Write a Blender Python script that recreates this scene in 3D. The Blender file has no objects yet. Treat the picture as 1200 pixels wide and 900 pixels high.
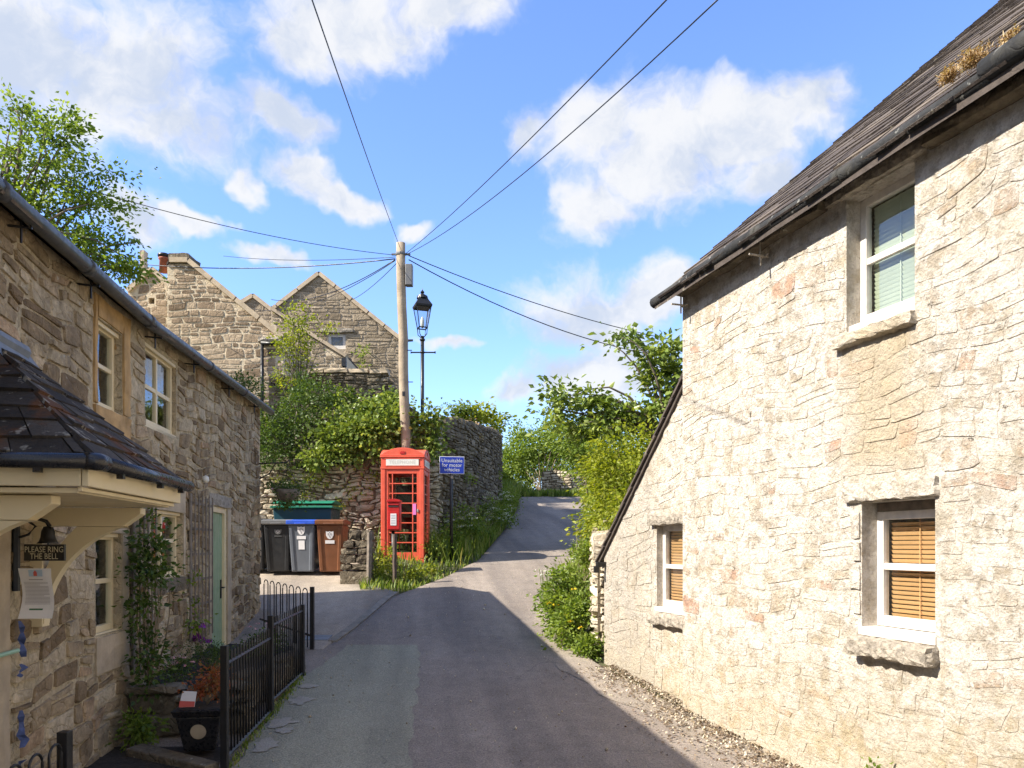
import bpy, math, random
import numpy as np
from mathutils import Vector
random.seed(7); RNG = np.random.default_rng(7)
SC = bpy.context.scene
COL = SC.collection
PI = math.pi

# ------------------------------------------------------------------ camera, sky, sun, exposure
EYE = 1.65                       # camera height
FPX, CX, HY = 900.0, 600.0, 640.0  # focal length and horizon measured on the 1200x900 photograph
cam_d = bpy.data.cameras.new('camera'); cam = bpy.data.objects.new('camera', cam_d); COL.objects.link(cam)
cam.location = (0, 0, EYE); cam.rotation_euler = (PI/2, 0, 0)
cam_d.sensor_width = 36; cam_d.lens = 27; cam_d.shift_y = (HY-450)/1200; cam_d.clip_start = .05; cam_d.clip_end = 3000
SC.camera = cam
SC.view_settings.view_transform = 'Standard'; SC.view_settings.look = 'None'
SC.view_settings.exposure = 1.72; SC.view_settings.gamma = 1; SC.view_settings.use_curve_mapping = False

LIGHT = Vector((1.15, .385, -1.0)).normalized()      # the way the sunlight travels
SUN_ELEV = math.asin(-LIGHT.z); SUN_ROT = math.atan2(-LIGHT.x, -LIGHT.y)
sun_d = bpy.data.lights.new('sun', 'SUN'); sun_d.energy = 3.15; sun_d.angle = math.radians(.53); sun_d.color = (1, .93, .82)
sun = bpy.data.objects.new('sun', sun_d); COL.objects.link(sun)
sun.rotation_euler = LIGHT.to_track_quat('-Z', 'Y').to_euler(); sun.location = (-30, -30, 40)

class NT:
    """small wrapper for building node trees"""
    def __init__(s, tree): s.t = tree
    def n(s, typ, ins=None, **kw):
        nd = s.t.nodes.new(typ)
        for k, v in kw.items(): setattr(nd, k, v)
        for k, v in (ins or {}).items(): s.put(nd.inputs[k], v)
        return nd
    def put(s, sock, v):
        if isinstance(v, bpy.types.NodeSocket): s.t.links.new(v, sock)
        elif isinstance(v, bpy.types.Node): s.t.links.new(v.outputs[0], sock)
        else:
            if hasattr(sock.default_value, '__len__') and hasattr(v, '__len__') and len(sock.default_value) == 4 and len(v) == 3: v = (*v, 1)
            sock.default_value = v
    def math(s, op, a, b=0.0, c=0.0, clamp=False): return s.n('ShaderNodeMath', {0: a, 1: b, 2: c}, operation=op, use_clamp=clamp).outputs[0]
    def vmath(s, op, a, b=(0, 0, 0)): return s.n('ShaderNodeVectorMath', {0: a, 1: b}, operation=op).outputs[0]
    def mixc(s, f, a, b, mode='MIX'):
        m = s.n('ShaderNodeMix', data_type='RGBA', blend_type=mode)
        s.put(m.inputs[0], f); s.put(m.inputs[6], a); s.put(m.inputs[7], b); return m.outputs[2]
    def noise(s, vec, scale, detail=4, rough=.55): return s.n('ShaderNodeTexNoise', {'Vector': vec, 'Scale': scale, 'Detail': detail, 'Roughness': rough}).outputs[0]
    def rng(s, v, a, b, c=0.0, d=1.0, smooth=False):
        m = s.n('ShaderNodeMapRange', {0: v, 1: a, 2: b, 3: c, 4: d}); m.clamp = True
        if smooth: m.interpolation_type = 'SMOOTHSTEP'
        return m.outputs[0]
    def ramp(s, v, stops):
        r = s.n('ShaderNodeValToRGB', {0: v}); e = r.color_ramp.elements
        while len(e) < len(stops): e.new(.5)
        for el, (p, c) in zip(e, stops): el.position = p; el.color = (*c, 1)
        return r.outputs[0]

W = bpy.data.worlds.new('World'); SC.world = W; W.use_nodes = True
def build_sky():
    t = W.node_tree; t.nodes.clear(); N = NT(t)
    sky = N.n('ShaderNodeTexSky', sky_type='NISHITA', sun_disc=False, sun_elevation=SUN_ELEV, sun_rotation=SUN_ROT, air_density=1.0, dust_density=.35, ozone_density=2.2)
    blue = N.mixc(1.0, sky.outputs[0], (.52, .585, .775, 1), 'MULTIPLY')
    d = N.n('ShaderNodeTexCoord').outputs['Generated']
    wob = N.n('ShaderNodeTexNoise', {'Vector': d, 'Scale': 5.0, 'Detail': 5.0, 'Roughness': .6}).outputs[1]
    dd = N.vmath('ADD', d, N.vmath('MULTIPLY', N.vmath('SUBTRACT', wob, (.5, .5, .5)), (.17, .17, .13)))
    # cumulus banks where they stood that afternoon: (direction on the photograph, half width, half height)
    banks = [(40, 60, 190, 110), (150, 110, 130, 95), (215, 165, 80, 50), (-120, 120, 200, 150), (430, 25, 130, 62), (530, 0, 90, 45), (360, 60, 60, 40),
             (330, 150, 55, 26), (355, 205, 42, 24), (385, 228, 55, 16), (292, 220, 24, 26), (715, 150, 100, 58), (790, 195, 85, 75), (720, 245, 60, 40), (640, 150, 48, 48),
             (880, 155, 85, 58), (960, 125, 60, 42), (900, 215, 42, 32), (690, 370, 100, 48), (770, 350, 60, 36), (670, 440, 80, 46), (735, 430, 70, 50), (620, 455, 50, 26),
             (310, 308, 46, 12), (150, 270, 50, 34), (215, 274, 46, 16), (265, 268, 22, 12), (480, 265, 30, 12), (530, 400, 36, 9), (1150, 430, 190, 90), (1350, 100, 160, 120)]
    best = None
    for px, py, rx, rz in banks:
        v = Vector(((px-CX)/FPX, 1, (HY-py)/FPX)); L = v.length; c = v/L
        df = N.vmath('MULTIPLY', N.vmath('SUBTRACT', dd, tuple(c)), (FPX*L/rx, FPX*L/max(rx, rz), FPX*L/rz))
        ln = N.n('ShaderNodeVectorMath', {0: df}, operation='LENGTH').outputs['Value']
        b = N.math('SUBTRACT', 1.0, ln)
        best = b if best is None else N.math('SMOOTH_MAX', best, b, .25)
    # unseen cumulus thickened all round for whiter fill light, outside the measured sky
    fwd = N.n('ShaderNodeVectorMath', {0: d, 1: (0, .86, .5)}, operation='DOT_PRODUCT').outputs['Value']
    away = N.rng(fwd, .45, .75, 1, 0)
    gen = N.rng(N.noise(N.vmath('MULTIPLY', d, (1, 1, 1.6)), 2.6, 4), .34, .54, -1.2, 1.0)
    best = N.math('MAXIMUM', best, N.math('SUBTRACT', gen, N.math('MULTIPLY', N.math('SUBTRACT', 1.0, away), 3.0)))
    fb = N.noise(dd, 8.5, 10, .60); fb2 = N.noise(N.vmath('ADD', dd, (-.035, -.015, .05)), 8.5, 6, .58)
    dens = N.math('ADD', best, N.math('MULTIPLY', N.math('SUBTRACT', fb, .5), 1.9))
    mask = N.rng(dens, -.10, .58, 0, 1, True)
    lift = N.rng(N.math('SUBTRACT', N.math('SUBTRACT', fb, fb2), N.math('MULTIPLY', dens, .10)), -.22, .08, 0, 1, True)
    ccol = N.mixc(lift, (1.32, 1.47, 1.74, 1), (1.95, 1.96, 1.98, 1))
    out = N.mixc(N.math('MULTIPLY', mask, .95), blue, ccol)
    bg = N.n('ShaderNodeBackground', {'Color': out, 'Strength': .15})
    N.n('ShaderNodeOutputWorld', {0: bg.outputs[0]})
build_sky()

# ------------------------------------------------------------------ measuring helpers
def profile(Y):
    return float(np.interp(Y, PY, PZ))
PY = [-60, -10, 0, 5.8, 7.3, 9, 10.5, 12, 14, 15, 16, 20, 26, 30, 34, 38, 45, 80, 400, 3000]
PZ = [-3, -.35, 0, 0, .10, .25, .40, .61, .91, 1.05, 1.26, 1.85, 2.75, 3.35, 3.88, 4.2, 4.5, 5, 4, 0]
def P(px, py, Y): return Vector(((px-CX)/FPX*Y, Y, EYE-(py-HY)/FPX*Y))
def pix(v): return (CX+v[0]/max(v[1], .05)*FPX, HY-(v[2]-EYE)/max(v[1], .05)*FPX)
def G(px, py):                                  # where the ray through a pixel meets the lane
    lo, hi = 1.0, 60.0
    f = lambda Y: (EYE-(py-HY)/FPX*Y) - profile(Y)
    for _ in range(60):
        m = (lo+hi)/2
        if f(m) > 0: lo = m
        else: hi = m
    return Vector(((px-CX)/FPX*lo, lo, profile(lo)))

class Frame:
    """wall axes: u along the wall (away from the camera), d out towards the street, v up"""
    def __init__(s, o, a):
        s.o = Vector((o[0], o[1], 0)); s.a = Vector((a[0], a[1], 0)).normalized(); s.n = None
    def side(s, right): s.n = Vector((s.a.y, -s.a.x, 0)) if right else Vector((-s.a.y, s.a.x, 0)); return s
    def __call__(s, u, d, v): return s.o + s.a*u + s.n*d + Vector((0, 0, v))
class PathFrame:
    def __init__(s, pts, right=True):
        s.p = [Vector((x, y, 0)) for x, y in pts]; s.L = [0]
        for a, b in zip(s.p, s.p[1:]): s.L.append(s.L[-1]+(b-a).length)
        s.r = 1 if right else -1; s.len = s.L[-1]
        tang = [(b-a).normalized() for a, b in zip(s.p, s.p[1:])]
        s.t = [tang[0]] + [(a+b).normalized() for a, b in zip(tang, tang[1:])] + [tang[-1]]
    def __call__(s, u, d, v):
        i = max(0, min(len(s.p)-2, int(np.searchsorted(s.L, u, 'right'))-1))
        f = (u-s.L[i])/(s.L[i+1]-s.L[i]); q = s.p[i].lerp(s.p[i+1], f) if 0 <= f <= 1 else s.p[i]+(s.p[i+1]-s.p[i])*f
        t = s.t[i].lerp(s.t[i+1], min(1, max(0, f))).normalized()
        return q + Vector((t.y, -t.x, 0))*(s.r*d) + Vector((0, 0, v))

# ------------------------------------------------------------------ mesh and object helpers
IDENT = lambda x, y, z: Vector((x, y, z))
class MB:
    def __init__(s, fr=IDENT): s.v = []; s.f = []; s.fr = fr; s.tint = []; s.ct = .5; s.hewn = False
    def pt(s, *p): s.v.append(s.fr(*p)); s.tint.append(s.ct); return len(s.v)-1
    def face(s, *i): s.f.append(tuple(i))
    def quad(s, a, b, c, d): s.face(*[s.pt(*q) for q in (a, b, c, d)])
    def poly(s, pts): s.face(*[s.pt(*q) for q in pts])
    def box(s, x0, x1, y0, y1, z0, z1, tx=0.0, ty=0.0):     # tx, ty: taper of the bottom
        i = [s.pt(x, y, z) for z, k in ((z0, 1), (z1, 0)) for x, y in ((x0+tx*k, y0+ty*k), (x1-tx*k, y0+ty*k), (x1-tx*k, y1-ty*k), (x0+tx*k, y1-ty*k))]
        for q in ((3, 2, 1, 0), (4, 5, 6, 7), (0, 1, 5, 4), (1, 2, 6, 5), (2, 3, 7, 6), (3, 0, 4, 7)): s.face(*[i[k] for k in q])
        return s
    def prism(s, lo, hi):                                   # two matching outlines
        a = [s.pt(*p) for p in lo]; b = [s.pt(*p) for p in hi]; n = len(a)
        s.face(*a[::-1]); s.face(*b)
        for k in range(n): s.face(a[k], a[(k+1) % n], b[(k+1) % n], b[k])
        return s
    def tube(s, pts, r, seg=8, cap=True):
        w = [s.fr(*p) for p in pts]; rings = []
        rr = r if hasattr(r, '__len__') else [r]*len(w)
        for k, p in enumerate(w):
            t = (w[min(k+1, len(w)-1)]-w[max(k-1, 0)]).normalized()
            up = Vector((0, 0, 1)) if abs(t.z) < .95 else Vector((1, 0, 0))
            x = t.cross(up).normalized(); y = x.cross(t)
            ring = []
            for j in range(seg):
                a = 2*PI*j/seg; s.v.append(p+(x*math.cos(a)+y*math.sin(a))*rr[k]); s.tint.append(s.ct); ring.append(len(s.v)-1)
            rings.append(ring)
        for a, b in zip(rings, rings[1:]):
            for j in range(seg): s.face(a[j], a[(j+1) % seg], b[(j+1) % seg], b[j])
        if cap: s.face(*rings[0][::-1]); s.face(*rings[-1])
        return s
    def lathe(s, prof, c=(0, 0, 0), seg=16, ang=0.0):
        rings = []
        for r, z in prof:
            rings.append([s.pt(c[0]+r*math.cos(ang+2*PI*j/seg), c[1]+r*math.sin(ang+2*PI*j/seg), c[2]+z) for j in range(seg)])
        for a, b in zip(rings, rings[1:]):
            for j in range(seg): s.face(a[j], a[(j+1) % seg], b[(j+1) % seg], b[j])
        s.face(*rings[0][::-1]); s.face(*rings[-1]); return s
    def rough(s, u0, u1, d0, d1, v0, v1, j=.01, nu=5, nd=2, nv=2):   # a hewn block: subdivided box, corners knocked about
        R = random.Random(int((u0*131+v0*717+d0*37)*1000)); idx = {}; s.hewn = True
        def g(i, k, m):
            key = (i, k, m)
            if key not in idx:
                e = (i in (0, nu))+(k in (0, nd))+(m in (0, nv))
                sh = .35 if e > 1 else 0
                uu = u0+(u1-u0)*i/nu; dd = d0+(d1-d0)*k/nd; vv = v0+(v1-v0)*m/nv
                cu, cd, cv = (u0+u1)/2, (d0+d1)/2, (v0+v1)/2
                uu += R.uniform(-j, j)+(-j if uu > cu else j)*sh*2; dd += R.uniform(-j, j)*.7+(-j if dd > cd else j)*sh*2; vv += R.uniform(-j, j)+(-j if vv > cv else j)*sh*2
                idx[key] = s.pt(uu, dd, vv)
            return idx[key]
        for i in range(nu):
            for k in range(nd):
                s.face(g(i, k, 0), g(i, k+1, 0), g(i+1, k+1, 0), g(i+1, k, 0)); s.face(g(i, k, nv), g(i+1, k, nv), g(i+1, k+1, nv), g(i, k+1, nv))
            for m in range(nv):
                s.face(g(i, 0, m), g(i+1, 0, m), g(i+1, 0, m+1), g(i, 0, m+1)); s.face(g(i, nd, m), g(i, nd, m+1), g(i+1, nd, m+1), g(i+1, nd, m))
        for k in range(nd):
            for m in range(nv):
                s.face(g(0, k, m), g(0, k, m+1), g(0, k+1, m+1), g(0, k+1, m)); s.face(g(nu, k, m), g(nu, k+1, m), g(nu, k+1, m+1), g(nu, k, m+1))
        return s

def wloc(o):
    v = Vector((0, 0, 0))
    while o is not None: v += o.location; o = o.parent
    return v
def props(o, label=None, cat=None, group=None, kind=None):
    if label: o['label'] = label
    if cat: o['category'] = cat
    if group: o['group'] = group
    if kind: o['kind'] = kind
    return o
def raw(name, verts, faces, mat, parent=None, tint=None, smooth=False, at=None, bevel=0, fix=True):
    """one mesh object; verts in world space, origin put at the piece itself"""
    if at is None:
        if len(verts):
            a = np.asarray([tuple(v) for v in verts]); at = Vector(((a[:, 0].min()+a[:, 0].max())/2, (a[:, 1].min()+a[:, 1].max())/2, a[:, 2].min()))
        else: at = Vector((0, 0, 0))
    me = bpy.data.meshes.new(name)
    me.from_pydata([tuple(Vector(v)-at) for v in verts], [], faces)
    if tint is not None and len(tint) == len(verts):
        at_ = me.attributes.new('tint', 'FLOAT', 'POINT'); at_.data.foreach_set('value', np.asarray(tint, dtype=np.float32))
    if fix:
        import bmesh
        b = bmesh.new(); b.from_mesh(me); bmesh.ops.recalc_face_normals(b, faces=b.faces); b.to_mesh(me); b.free()
    if smooth: me.polygons.foreach_set('use_smooth', np.ones(len(me.polygons), dtype=bool))
    if mat: me.materials.append(mat)
    o = bpy.data.objects.new(name, me); COL.objects.link(o)
    if parent is not None: o.parent = parent; o.location = at-wloc(parent)
    else: o.location = at
    if bevel:
        m = o.modifiers.new('bevel', 'BEVEL'); m.width = bevel; m.segments = 2; m.limit_method = 'ANGLE'; m.angle_limit = math.radians(40)
    return o
def put(name, mb, mat, parent=None, smooth=False, bevel=0, fix=True): return raw(name, mb.v, mb.f, mat, parent, mb.tint, smooth and not mb.hewn, None, bevel, fix)
def empty(name, loc, label, cat, group=None):
    o = bpy.data.objects.new(name, None); COL.objects.link(o); o.location = loc; o.empty_display_size = .2
    return props(o, label, cat, group)
def text_mesh(name, txt, size, place, mat, parent, align='CENTER', spacing=1.0, line=1.0):
    """flat lettering; place(x, y) turns lettering coordinates into world space"""
    c = bpy.data.curves.new(name, 'FONT'); c.body = txt; c.size = size; c.align_x = align; c.align_y = 'CENTER'; c.space_character = spacing; c.space_line = line; c.resolution_u = 2
    o = bpy.data.objects.new(name, c); COL.objects.link(o)
    dg = bpy.context.evaluated_depsgraph_get(); dg.update()
    me = o.evaluated_get(dg).to_mesh()
    vs = [place(v.co.x, v.co.y) for v in me.vertices]; fs = [tuple(p.vertices) for p in me.polygons]
    o.evaluated_get(dg).to_mesh_clear(); bpy.data.objects.remove(o)
    return raw(name, vs, fs, mat, parent, fix=False)

# ------------------------------------------------------------------ materials
def new_mat(name):
    m = bpy.data.materials.new(name); m.use_nodes = True; t = m.node_tree; t.nodes.clear(); N = NT(t)
    p = N.n('ShaderNodeBsdfPrincipled'); N.n('ShaderNodeOutputMaterial', {0: p.outputs[0]})
    return m, N, p
def bump(N, p, h, strength=.5, dist=.02):
    b = N.n('ShaderNodeBump', {'Strength': strength, 'Distance': dist, 'Height': h}); N.put(p.inputs['Normal'], b.outputs[0])
def pos(N): return N.n('ShaderNodeNewGeometry').outputs['Position']
def tintattr(N): return N.n('ShaderNodeAttribute', attribute_name='tint', attribute_type='GEOMETRY').outputs['Fac']
def mat_plain(name, col, rough=.6, var=.15, vs=6.0, metal=0.0, bs=40.0, bstr=.15, spec=.5, bd=.004):
    m, N, p = new_mat(name); q = pos(N)
    n1 = N.noise(q, vs, 6); dark = tuple(c*(1-var) for c in col); lite = tuple(min(1, c*(1+var)) for c in col)
    N.put(p.inputs['Base Color'], N.ramp(n1, [(.3, dark), (.7, lite)]))
    N.put(p.inputs['Roughness'], N.rng(N.noise(q, vs*3, 3), .3, .7, max(.03, rough-.12), min(1, rough+.12))); p.inputs['Metallic'].default_value = metal; p.inputs['Specular IOR Level'].default_value = spec
    if bstr: bump(N, p, N.noise(q, bs, 5), bstr, bd)
    return m
def mat_stone(name, stops, mott=.35, bscale=22.0, bstr=.6, bdist=.02, lichen=None, soot=None, rough=.9, wash=None, extra=None, crack=.35):
    m, N, p = new_mat(name); q = pos(N)
    col = N.ramp(tintattr(N), stops)
    n1 = N.noise(q, 7.0, 8, .65); n2 = N.noise(q, 38.0, 5, .7)
    col = N.mixc(1.0, col, N.ramp(n1, [(.25, (1-mott,)*3), (.75, (1+mott*.6,)*3)]), 'MULTIPLY')
    col = N.mixc(1.0, col, N.ramp(n2, [(.3, (.78, .77, .76)), (.7, (1.15, 1.15, 1.15))]), 'MULTIPLY')
    if soot: # large weathered stains, (colour, scale, from, to)
        s = N.rng(N.noise(N.vmath('MULTIPLY', q, (1, 1, .55)), soot[1], 6, .6), soot[2], soot[3]); col = N.mixc(N.math('MULTIPLY', s, .8), col, soot[0])
    if wash:
        w = N.rng(N.math('ADD', N.noise(q, wash[1], 9, .7), N.math('MULTIPLY', N.math('SUBTRACT', tintattr(N), .5), -.16)), wash[2], wash[3])
        if extra: w, col = extra(N, q, w, col)
        col = N.mixc(w, col, wash[0])
        col = N.mixc(N.rng(N.noise(q, 15.0, 8, .75), .50, .62, 0, .46), col, (.46, .375, .275)); col = N.mixc(N.rng(N.noise(q, 48.0, 6, .75), .52, .64, 0, .48), col, (.33, .275, .21))
        pit = N.rng(N.noise(q, 13.0, 6, .7), .66, .70); col = N.mixc(N.math('MULTIPLY', pit, .75), col, (.20, .15, .10))
        col = N.mixc(N.rng(N.noise(q, 3.1, 5, .6), .5, .78, 0, .45), col, (.60, .50, .33))
    if lichen:
        l = N.rng(N.noise(q, lichen[1], 3, .5), lichen[2], lichen[2]+.05); col = N.mixc(N.math('MULTIPLY', l, .75), col, lichen[0])
    N.put(p.inputs['Base Color'], col); p.inputs['Roughness'].default_value = rough; p.inputs['Specular IOR Level'].default_value = .2
    h = N.math('ADD', N.math('MULTIPLY', N.noise(q, bscale, 9, .68), 1.0), N.math('MULTIPLY', N.noise(q, bscale*.3, 3), .15 if wash else .8))
    cr = N.n('ShaderNodeTexVoronoi', {'Vector': N.vmath('ADD', q, N.vmath('MULTIPLY', N.n('ShaderNodeTexNoise', {'Vector': q, 'Scale': 9.0, 'Detail': 4.0}).outputs[1], (.12, .12, .12))), 'Scale': bscale*.32}, feature='DISTANCE_TO_EDGE').outputs[0]
    h = N.math('ADD', h, N.math('MULTIPLY', N.rng(cr, 0, .06), crack))
    if wash: h = N.math('SUBTRACT', N.math('ADD', N.math('ADD', h, N.math('MULTIPLY', N.noise(q, 42.0, 8, .72), .8)), N.math('MULTIPLY', w, .30)), N.math('MULTIPLY', pit, .8))
    bump(N, p, h, bstr, bdist)
    return m
def mat_leaf(name, stops, trans=.45, rough=.5):
    m, N, p = new_mat(name); t = m.node_tree
    col = N.ramp(tintattr(N), stops); N.put(p.inputs['Base Color'], col); p.inputs['Roughness'].default_value = rough; p.inputs['Specular IOR Level'].default_value = .35
    tr = N.n('ShaderNodeBsdfTranslucent', {'Color': N.mixc(1.0, col, (1.5, 1.45, .6, 1), 'MULTIPLY')})
    mx = N.n('ShaderNodeMixShader', {0: trans, 1: p.outputs[0], 2: tr.outputs[0]})
    t.links.new(mx.outputs[0], t.nodes['Material Output'].inputs[0]); return m
def mat_glass(name, tint=(.93, .96, .95), clear=1.0):
    m, N, p = new_mat(name); t = m.node_tree
    tr = N.n('ShaderNodeBsdfTransparent', {'Color': (tint[0]*clear, tint[1]*clear, tint[2]*clear, 1)}); gl = N.n('ShaderNodeBsdfGlossy', {'Color': (.95, .97, 1, 1), 'Roughness': .015})
    q = pos(N); b = N.n('ShaderNodeBump', {'Strength': .12, 'Distance': .02, 'Height': N.noise(q, 3.5, 2)}); N.put(gl.inputs['Normal'], b.outputs[0])
    fr = N.n('ShaderNodeFresnel', {'IOR': 1.5})
    mx = N.n('ShaderNodeMixShader', {0: N.math('MULTIPLY', N.math('ADD', N.math('MULTIPLY', fr.outputs[0], 1.2), .02, clamp=True), N.math('SUBTRACT', 1.0, N.n('ShaderNodeNewGeometry').outputs['Backfacing'])), 1: tr.outputs[0], 2: gl.outputs[0]})
    t.links.new(mx.outputs[0], t.nodes['Material Output'].inputs[0]); return m

def right_wall_extra(N, q, w, col):
    """where the limewash has worn: the yellow rebuilt patch under the upper window, the damp foot of the wall, the grey gable end"""
    sx = N.n('ShaderNodeSeparateXYZ', {0: q}); z = sx.outputs[2]; y = sx.outputs[1]
    n = N.noise(q, 2.2, 5, .6)
    yy = N.math('ADD', y, N.math('MULTIPLY', N.math('SUBTRACT', n, .5), .5))
    patch = N.math('MULTIPLY', N.math('MULTIPLY', N.rng(yy, 4.5, 4.8), N.rng(yy, 5.42, 5.12)), N.math('MULTIPLY', N.rng(z, 2.0, 2.25), N.rng(z, 3.2, 3.05)))
    foot = N.rng(N.math('SUBTRACT', z, N.math('MULTIPLY', n, .9)), .55, -.15)
    grey = N.rng(N.math('ADD', y, N.math('MULTIPLY', N.math('SUBTRACT', n, .5), 1.6)), 7.6, 8.5)
    w = N.math('MULTIPLY', w, N.math('SUBTRACT', 1.0, N.math('MULTIPLY', patch, .85)))
    w = N.math('MULTIPLY', w, N.math('SUBTRACT', 1.0, N.math('MULTIPLY', foot, .55)))
    w = N.math('MULTIPLY', w, N.math('SUBTRACT', 1.0, N.math('MULTIPLY', grey, .6)))
    col = N.mixc(patch, col, N.mixc(.6, col, (.58, .475, .31)))
    col = N.mixc(N.math('MULTIPLY', foot, .7), col, (.50, .40, .24))
    col = N.mixc(N.math('MULTIPLY', grey, .6), col, (.34, .31, .27))
    return w, col
WHITE = (.75, .69, .60)
M = {}
M['lime_stone'] = mat_stone('limewashed_rubble', [(0, (.36, .30, .22)), (.35, (.52, .44, .33)), (.7, (.62, .54, .43)), (.93, (.58, .49, .36)), (1, (.62, .38, .27))], .35, 16, 1.0, .035, None, ((.50, .42, .31), 1.6, .58, .78), .95, (WHITE, 8.5, .36, .52), right_wall_extra, .10)
M['lime_mortar'] = mat_stone('limewashed_mortar', [(0, (.50, .43, .33)), (1, (.60, .53, .42))], .35, 18, 1.0, .035, None, ((.50, .42, .31), 1.6, .58, .78), .95, (WHITE, 8.5, .36, .52), right_wall_extra, .10)
M['shade_stone'] = mat_stone('weathered_gritstone', [(0, (.22, .155, .09)), (.3, (.38, .29, .18)), (.6, (.49, .395, .26)), (.85, (.60, .50, .345)), (1, (.48, .33, .20))], .55, 18, .9, .025, ((.42, .41, .36), 14, .68), ((.12, .09, .065), 1.1, .52, .75))
M['shade_mortar'] = mat_stone('old_lime_mortar', [(0, (.57, .47, .31)), (1, (.62, .52, .35))], .4, 24, 1.0, .03, None, ((.25, .19, .13), 1.3, .5, .75))
M['gable_stone'] = mat_stone('brown_gritstone', [(0, (.20, .145, .095)), (.3, (.30, .22, .15)), (.65, (.42, .32, .22)), (1, (.52, .41, .29))], .3, 10, .7, .04)
M['gable_mortar'] = mat_stone('pale_pointing', [(0, (.62, .52, .38)), (1, (.66, .56, .41))], .2, 12, .6, .03)
M['gable_grey_stone'] = mat_stone('grey_brown_gritstone', [(0, (.24, .19, .13)), (.4, (.33, .265, .185)), (1, (.43, .35, .25))], .3, 10, .7, .04)
M['gable_grey_mortar'] = mat_stone('grey_pointing', [(0, (.42, .345, .25)), (1, (.45, .37, .27))], .2, 12, .6, .03)
M['rubble'] = mat_stone('pale_limestone_rubble', [(0, (.36, .30, .21)), (.3, (.52, .44, .32)), (.7, (.66, .57, .43)), (1, (.72, .65, .52))], .35, 16, .9, .03, ((.30, .34, .16), 9, .66))
M['dark_joint'] = mat_stone('open_joint', [(0, (.15, .12, .08)), (1, (.19, .15, .10))], .4, 16, .9, .03)
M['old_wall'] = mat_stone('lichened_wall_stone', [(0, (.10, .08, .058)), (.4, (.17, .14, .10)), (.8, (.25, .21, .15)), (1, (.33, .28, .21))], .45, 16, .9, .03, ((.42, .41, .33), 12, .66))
M['kerb'] = mat_stone('kerb_stone', [(0, (.22, .20, .17)), (1, (.30, .27, .23))], .4, 20, .7, .015)
M['ochre'] = mat_plain('ochre_sandstone', (.46, .29, .12), .85, .35, 5, bs=25, bstr=.4, bd=.012)
M['jamb'] = mat_plain('dressed_sandstone', (.42, .34, .235), .85, .22, 5, bs=30, bstr=.35, bd=.01)
M['sill'] = mat_plain('weathered_sill_stone', (.34, .295, .235), .9, .45, 22, bs=30, bstr=1.0, bd=.03)
M['cream'] = mat_plain('cream_paint', (.74, .62, .39), .45, .06, 3, bs=60, bstr=.06)
M['white'] = mat_plain('old_white_paint', (.70, .655, .59), .55, .14, 14, bs=50, bstr=.35)
M['black_iron'] = mat_plain('black_iron_paint', (.012, .012, .013), .42, .35, 12, bs=70, bstr=.15)
M['gutter'] = mat_plain('grey_gutter', (.055, .056, .056), .4, .3, 7, bs=40, bstr=.2)
M['old_gutter'] = mat_stone('lichened_iron_gutter', [(0, (.028, .029, .030)), (.5, (.04, .041, .042)), (1, (.055, .055, .055))], .5, 30, .7, .008, ((.26, .26, .24), 16, .64), ((.10, .095, .08), 5, .5, .7))
M['black_plastic'] = mat_plain('black_gutter_plastic', (.016, .016, .018), .3, .12, 10, bstr=.04)
M['lead'] = mat_plain('lead_sheet', (.16, .18, .205), .5, .2, 6, bstr=.2)
M['door_green'] = mat_plain('sage_green_paint', (.24, .34, .20), .5, .08, 4, bs=40, bstr=.1)
M['wood'] = mat_plain('silvered_wood', (.20, .165, .13), .85, .35, 14, bs=60, bstr=.4)
M['dark'] = mat_plain('dim_interior', (.03, .028, .026), .9, .3, 3, bstr=0)
M['curtain'] = mat_plain('pale_curtain', (.45, .5, .52), .9, .2, 8, bs=14, bstr=.5, bd=.03)
M['blind_white'] = mat_plain('pale_blind_slats', (.58, .60, .46), .5, .05, 5, bstr=0)
M['blind_orange'] = mat_plain('orange_blind_slats', (.80, .45, .21), .5, .05, 5, bstr=0)
M['glass'] = mat_glass('window_glass'); M['box_glass'] = mat_glass('kiosk_glass', (.8, .85, .8), .9)
M['red'] = mat_plain('sun_faded_red_paint', (.74, .115, .062), .38, .12, 5, bs=60, bstr=.08)
M['red_dark'] = mat_plain('post_box_red_paint', (.52, .02, .018), .35, .1, 5, bstr=.06)
M['sign_white'] = mat_plain('opal_sign_white', (.78, .76, .68), .4, .04, 5, bstr=0)
M['letter_grey'] = mat_plain('faded_lettering', (.60, .58, .52), .6, .05, 5, bstr=0)
M['sign_blue'] = mat_plain('sign_blue', (.012, .045, .42), .35, .06, 4, bstr=0)
M['letter_white'] = mat_plain('letter_white', (.8, .8, .8), .5, .02, 4, bstr=0)
M['letter_cream'] = mat_plain('letter_cream', (.60, .54, .38), .5, .02, 4, bstr=0)
M['paper'] = mat_plain('white_paper', (.80, .78, .78), .7, .03, 4, bstr=0)
M['print'] = mat_plain('print_grey', (.36, .34, .35), .7, .05, 4, bstr=0)
M['print_red'] = mat_plain('print_red', (.62, .12, .10), .7, .05, 4, bstr=0)
M['print_blue'] = mat_plain('print_blue', (.45, .58, .72), .7, .05, 4, bstr=0)
M['print_green'] = mat_plain('print_green', (.05, .16, .08), .7, .05, 4, bstr=0)
M['pink'] = mat_plain('pink_sticker', (.75, .22, .55), .5, .05, 4, bstr=0)
M['bin_black'] = mat_plain('black_bin_plastic', (.022, .023, .025), .42, .25, 5, bstr=.1)
M['bin_grey'] = mat_plain('grey_bin_plastic', (.13, .145, .17), .42, .12, 5, bstr=.1)
M['lid_grey'] = mat_plain('faded_grey_lid', (.16, .16, .16), .45, .15, 5, bstr=.1)
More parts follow.
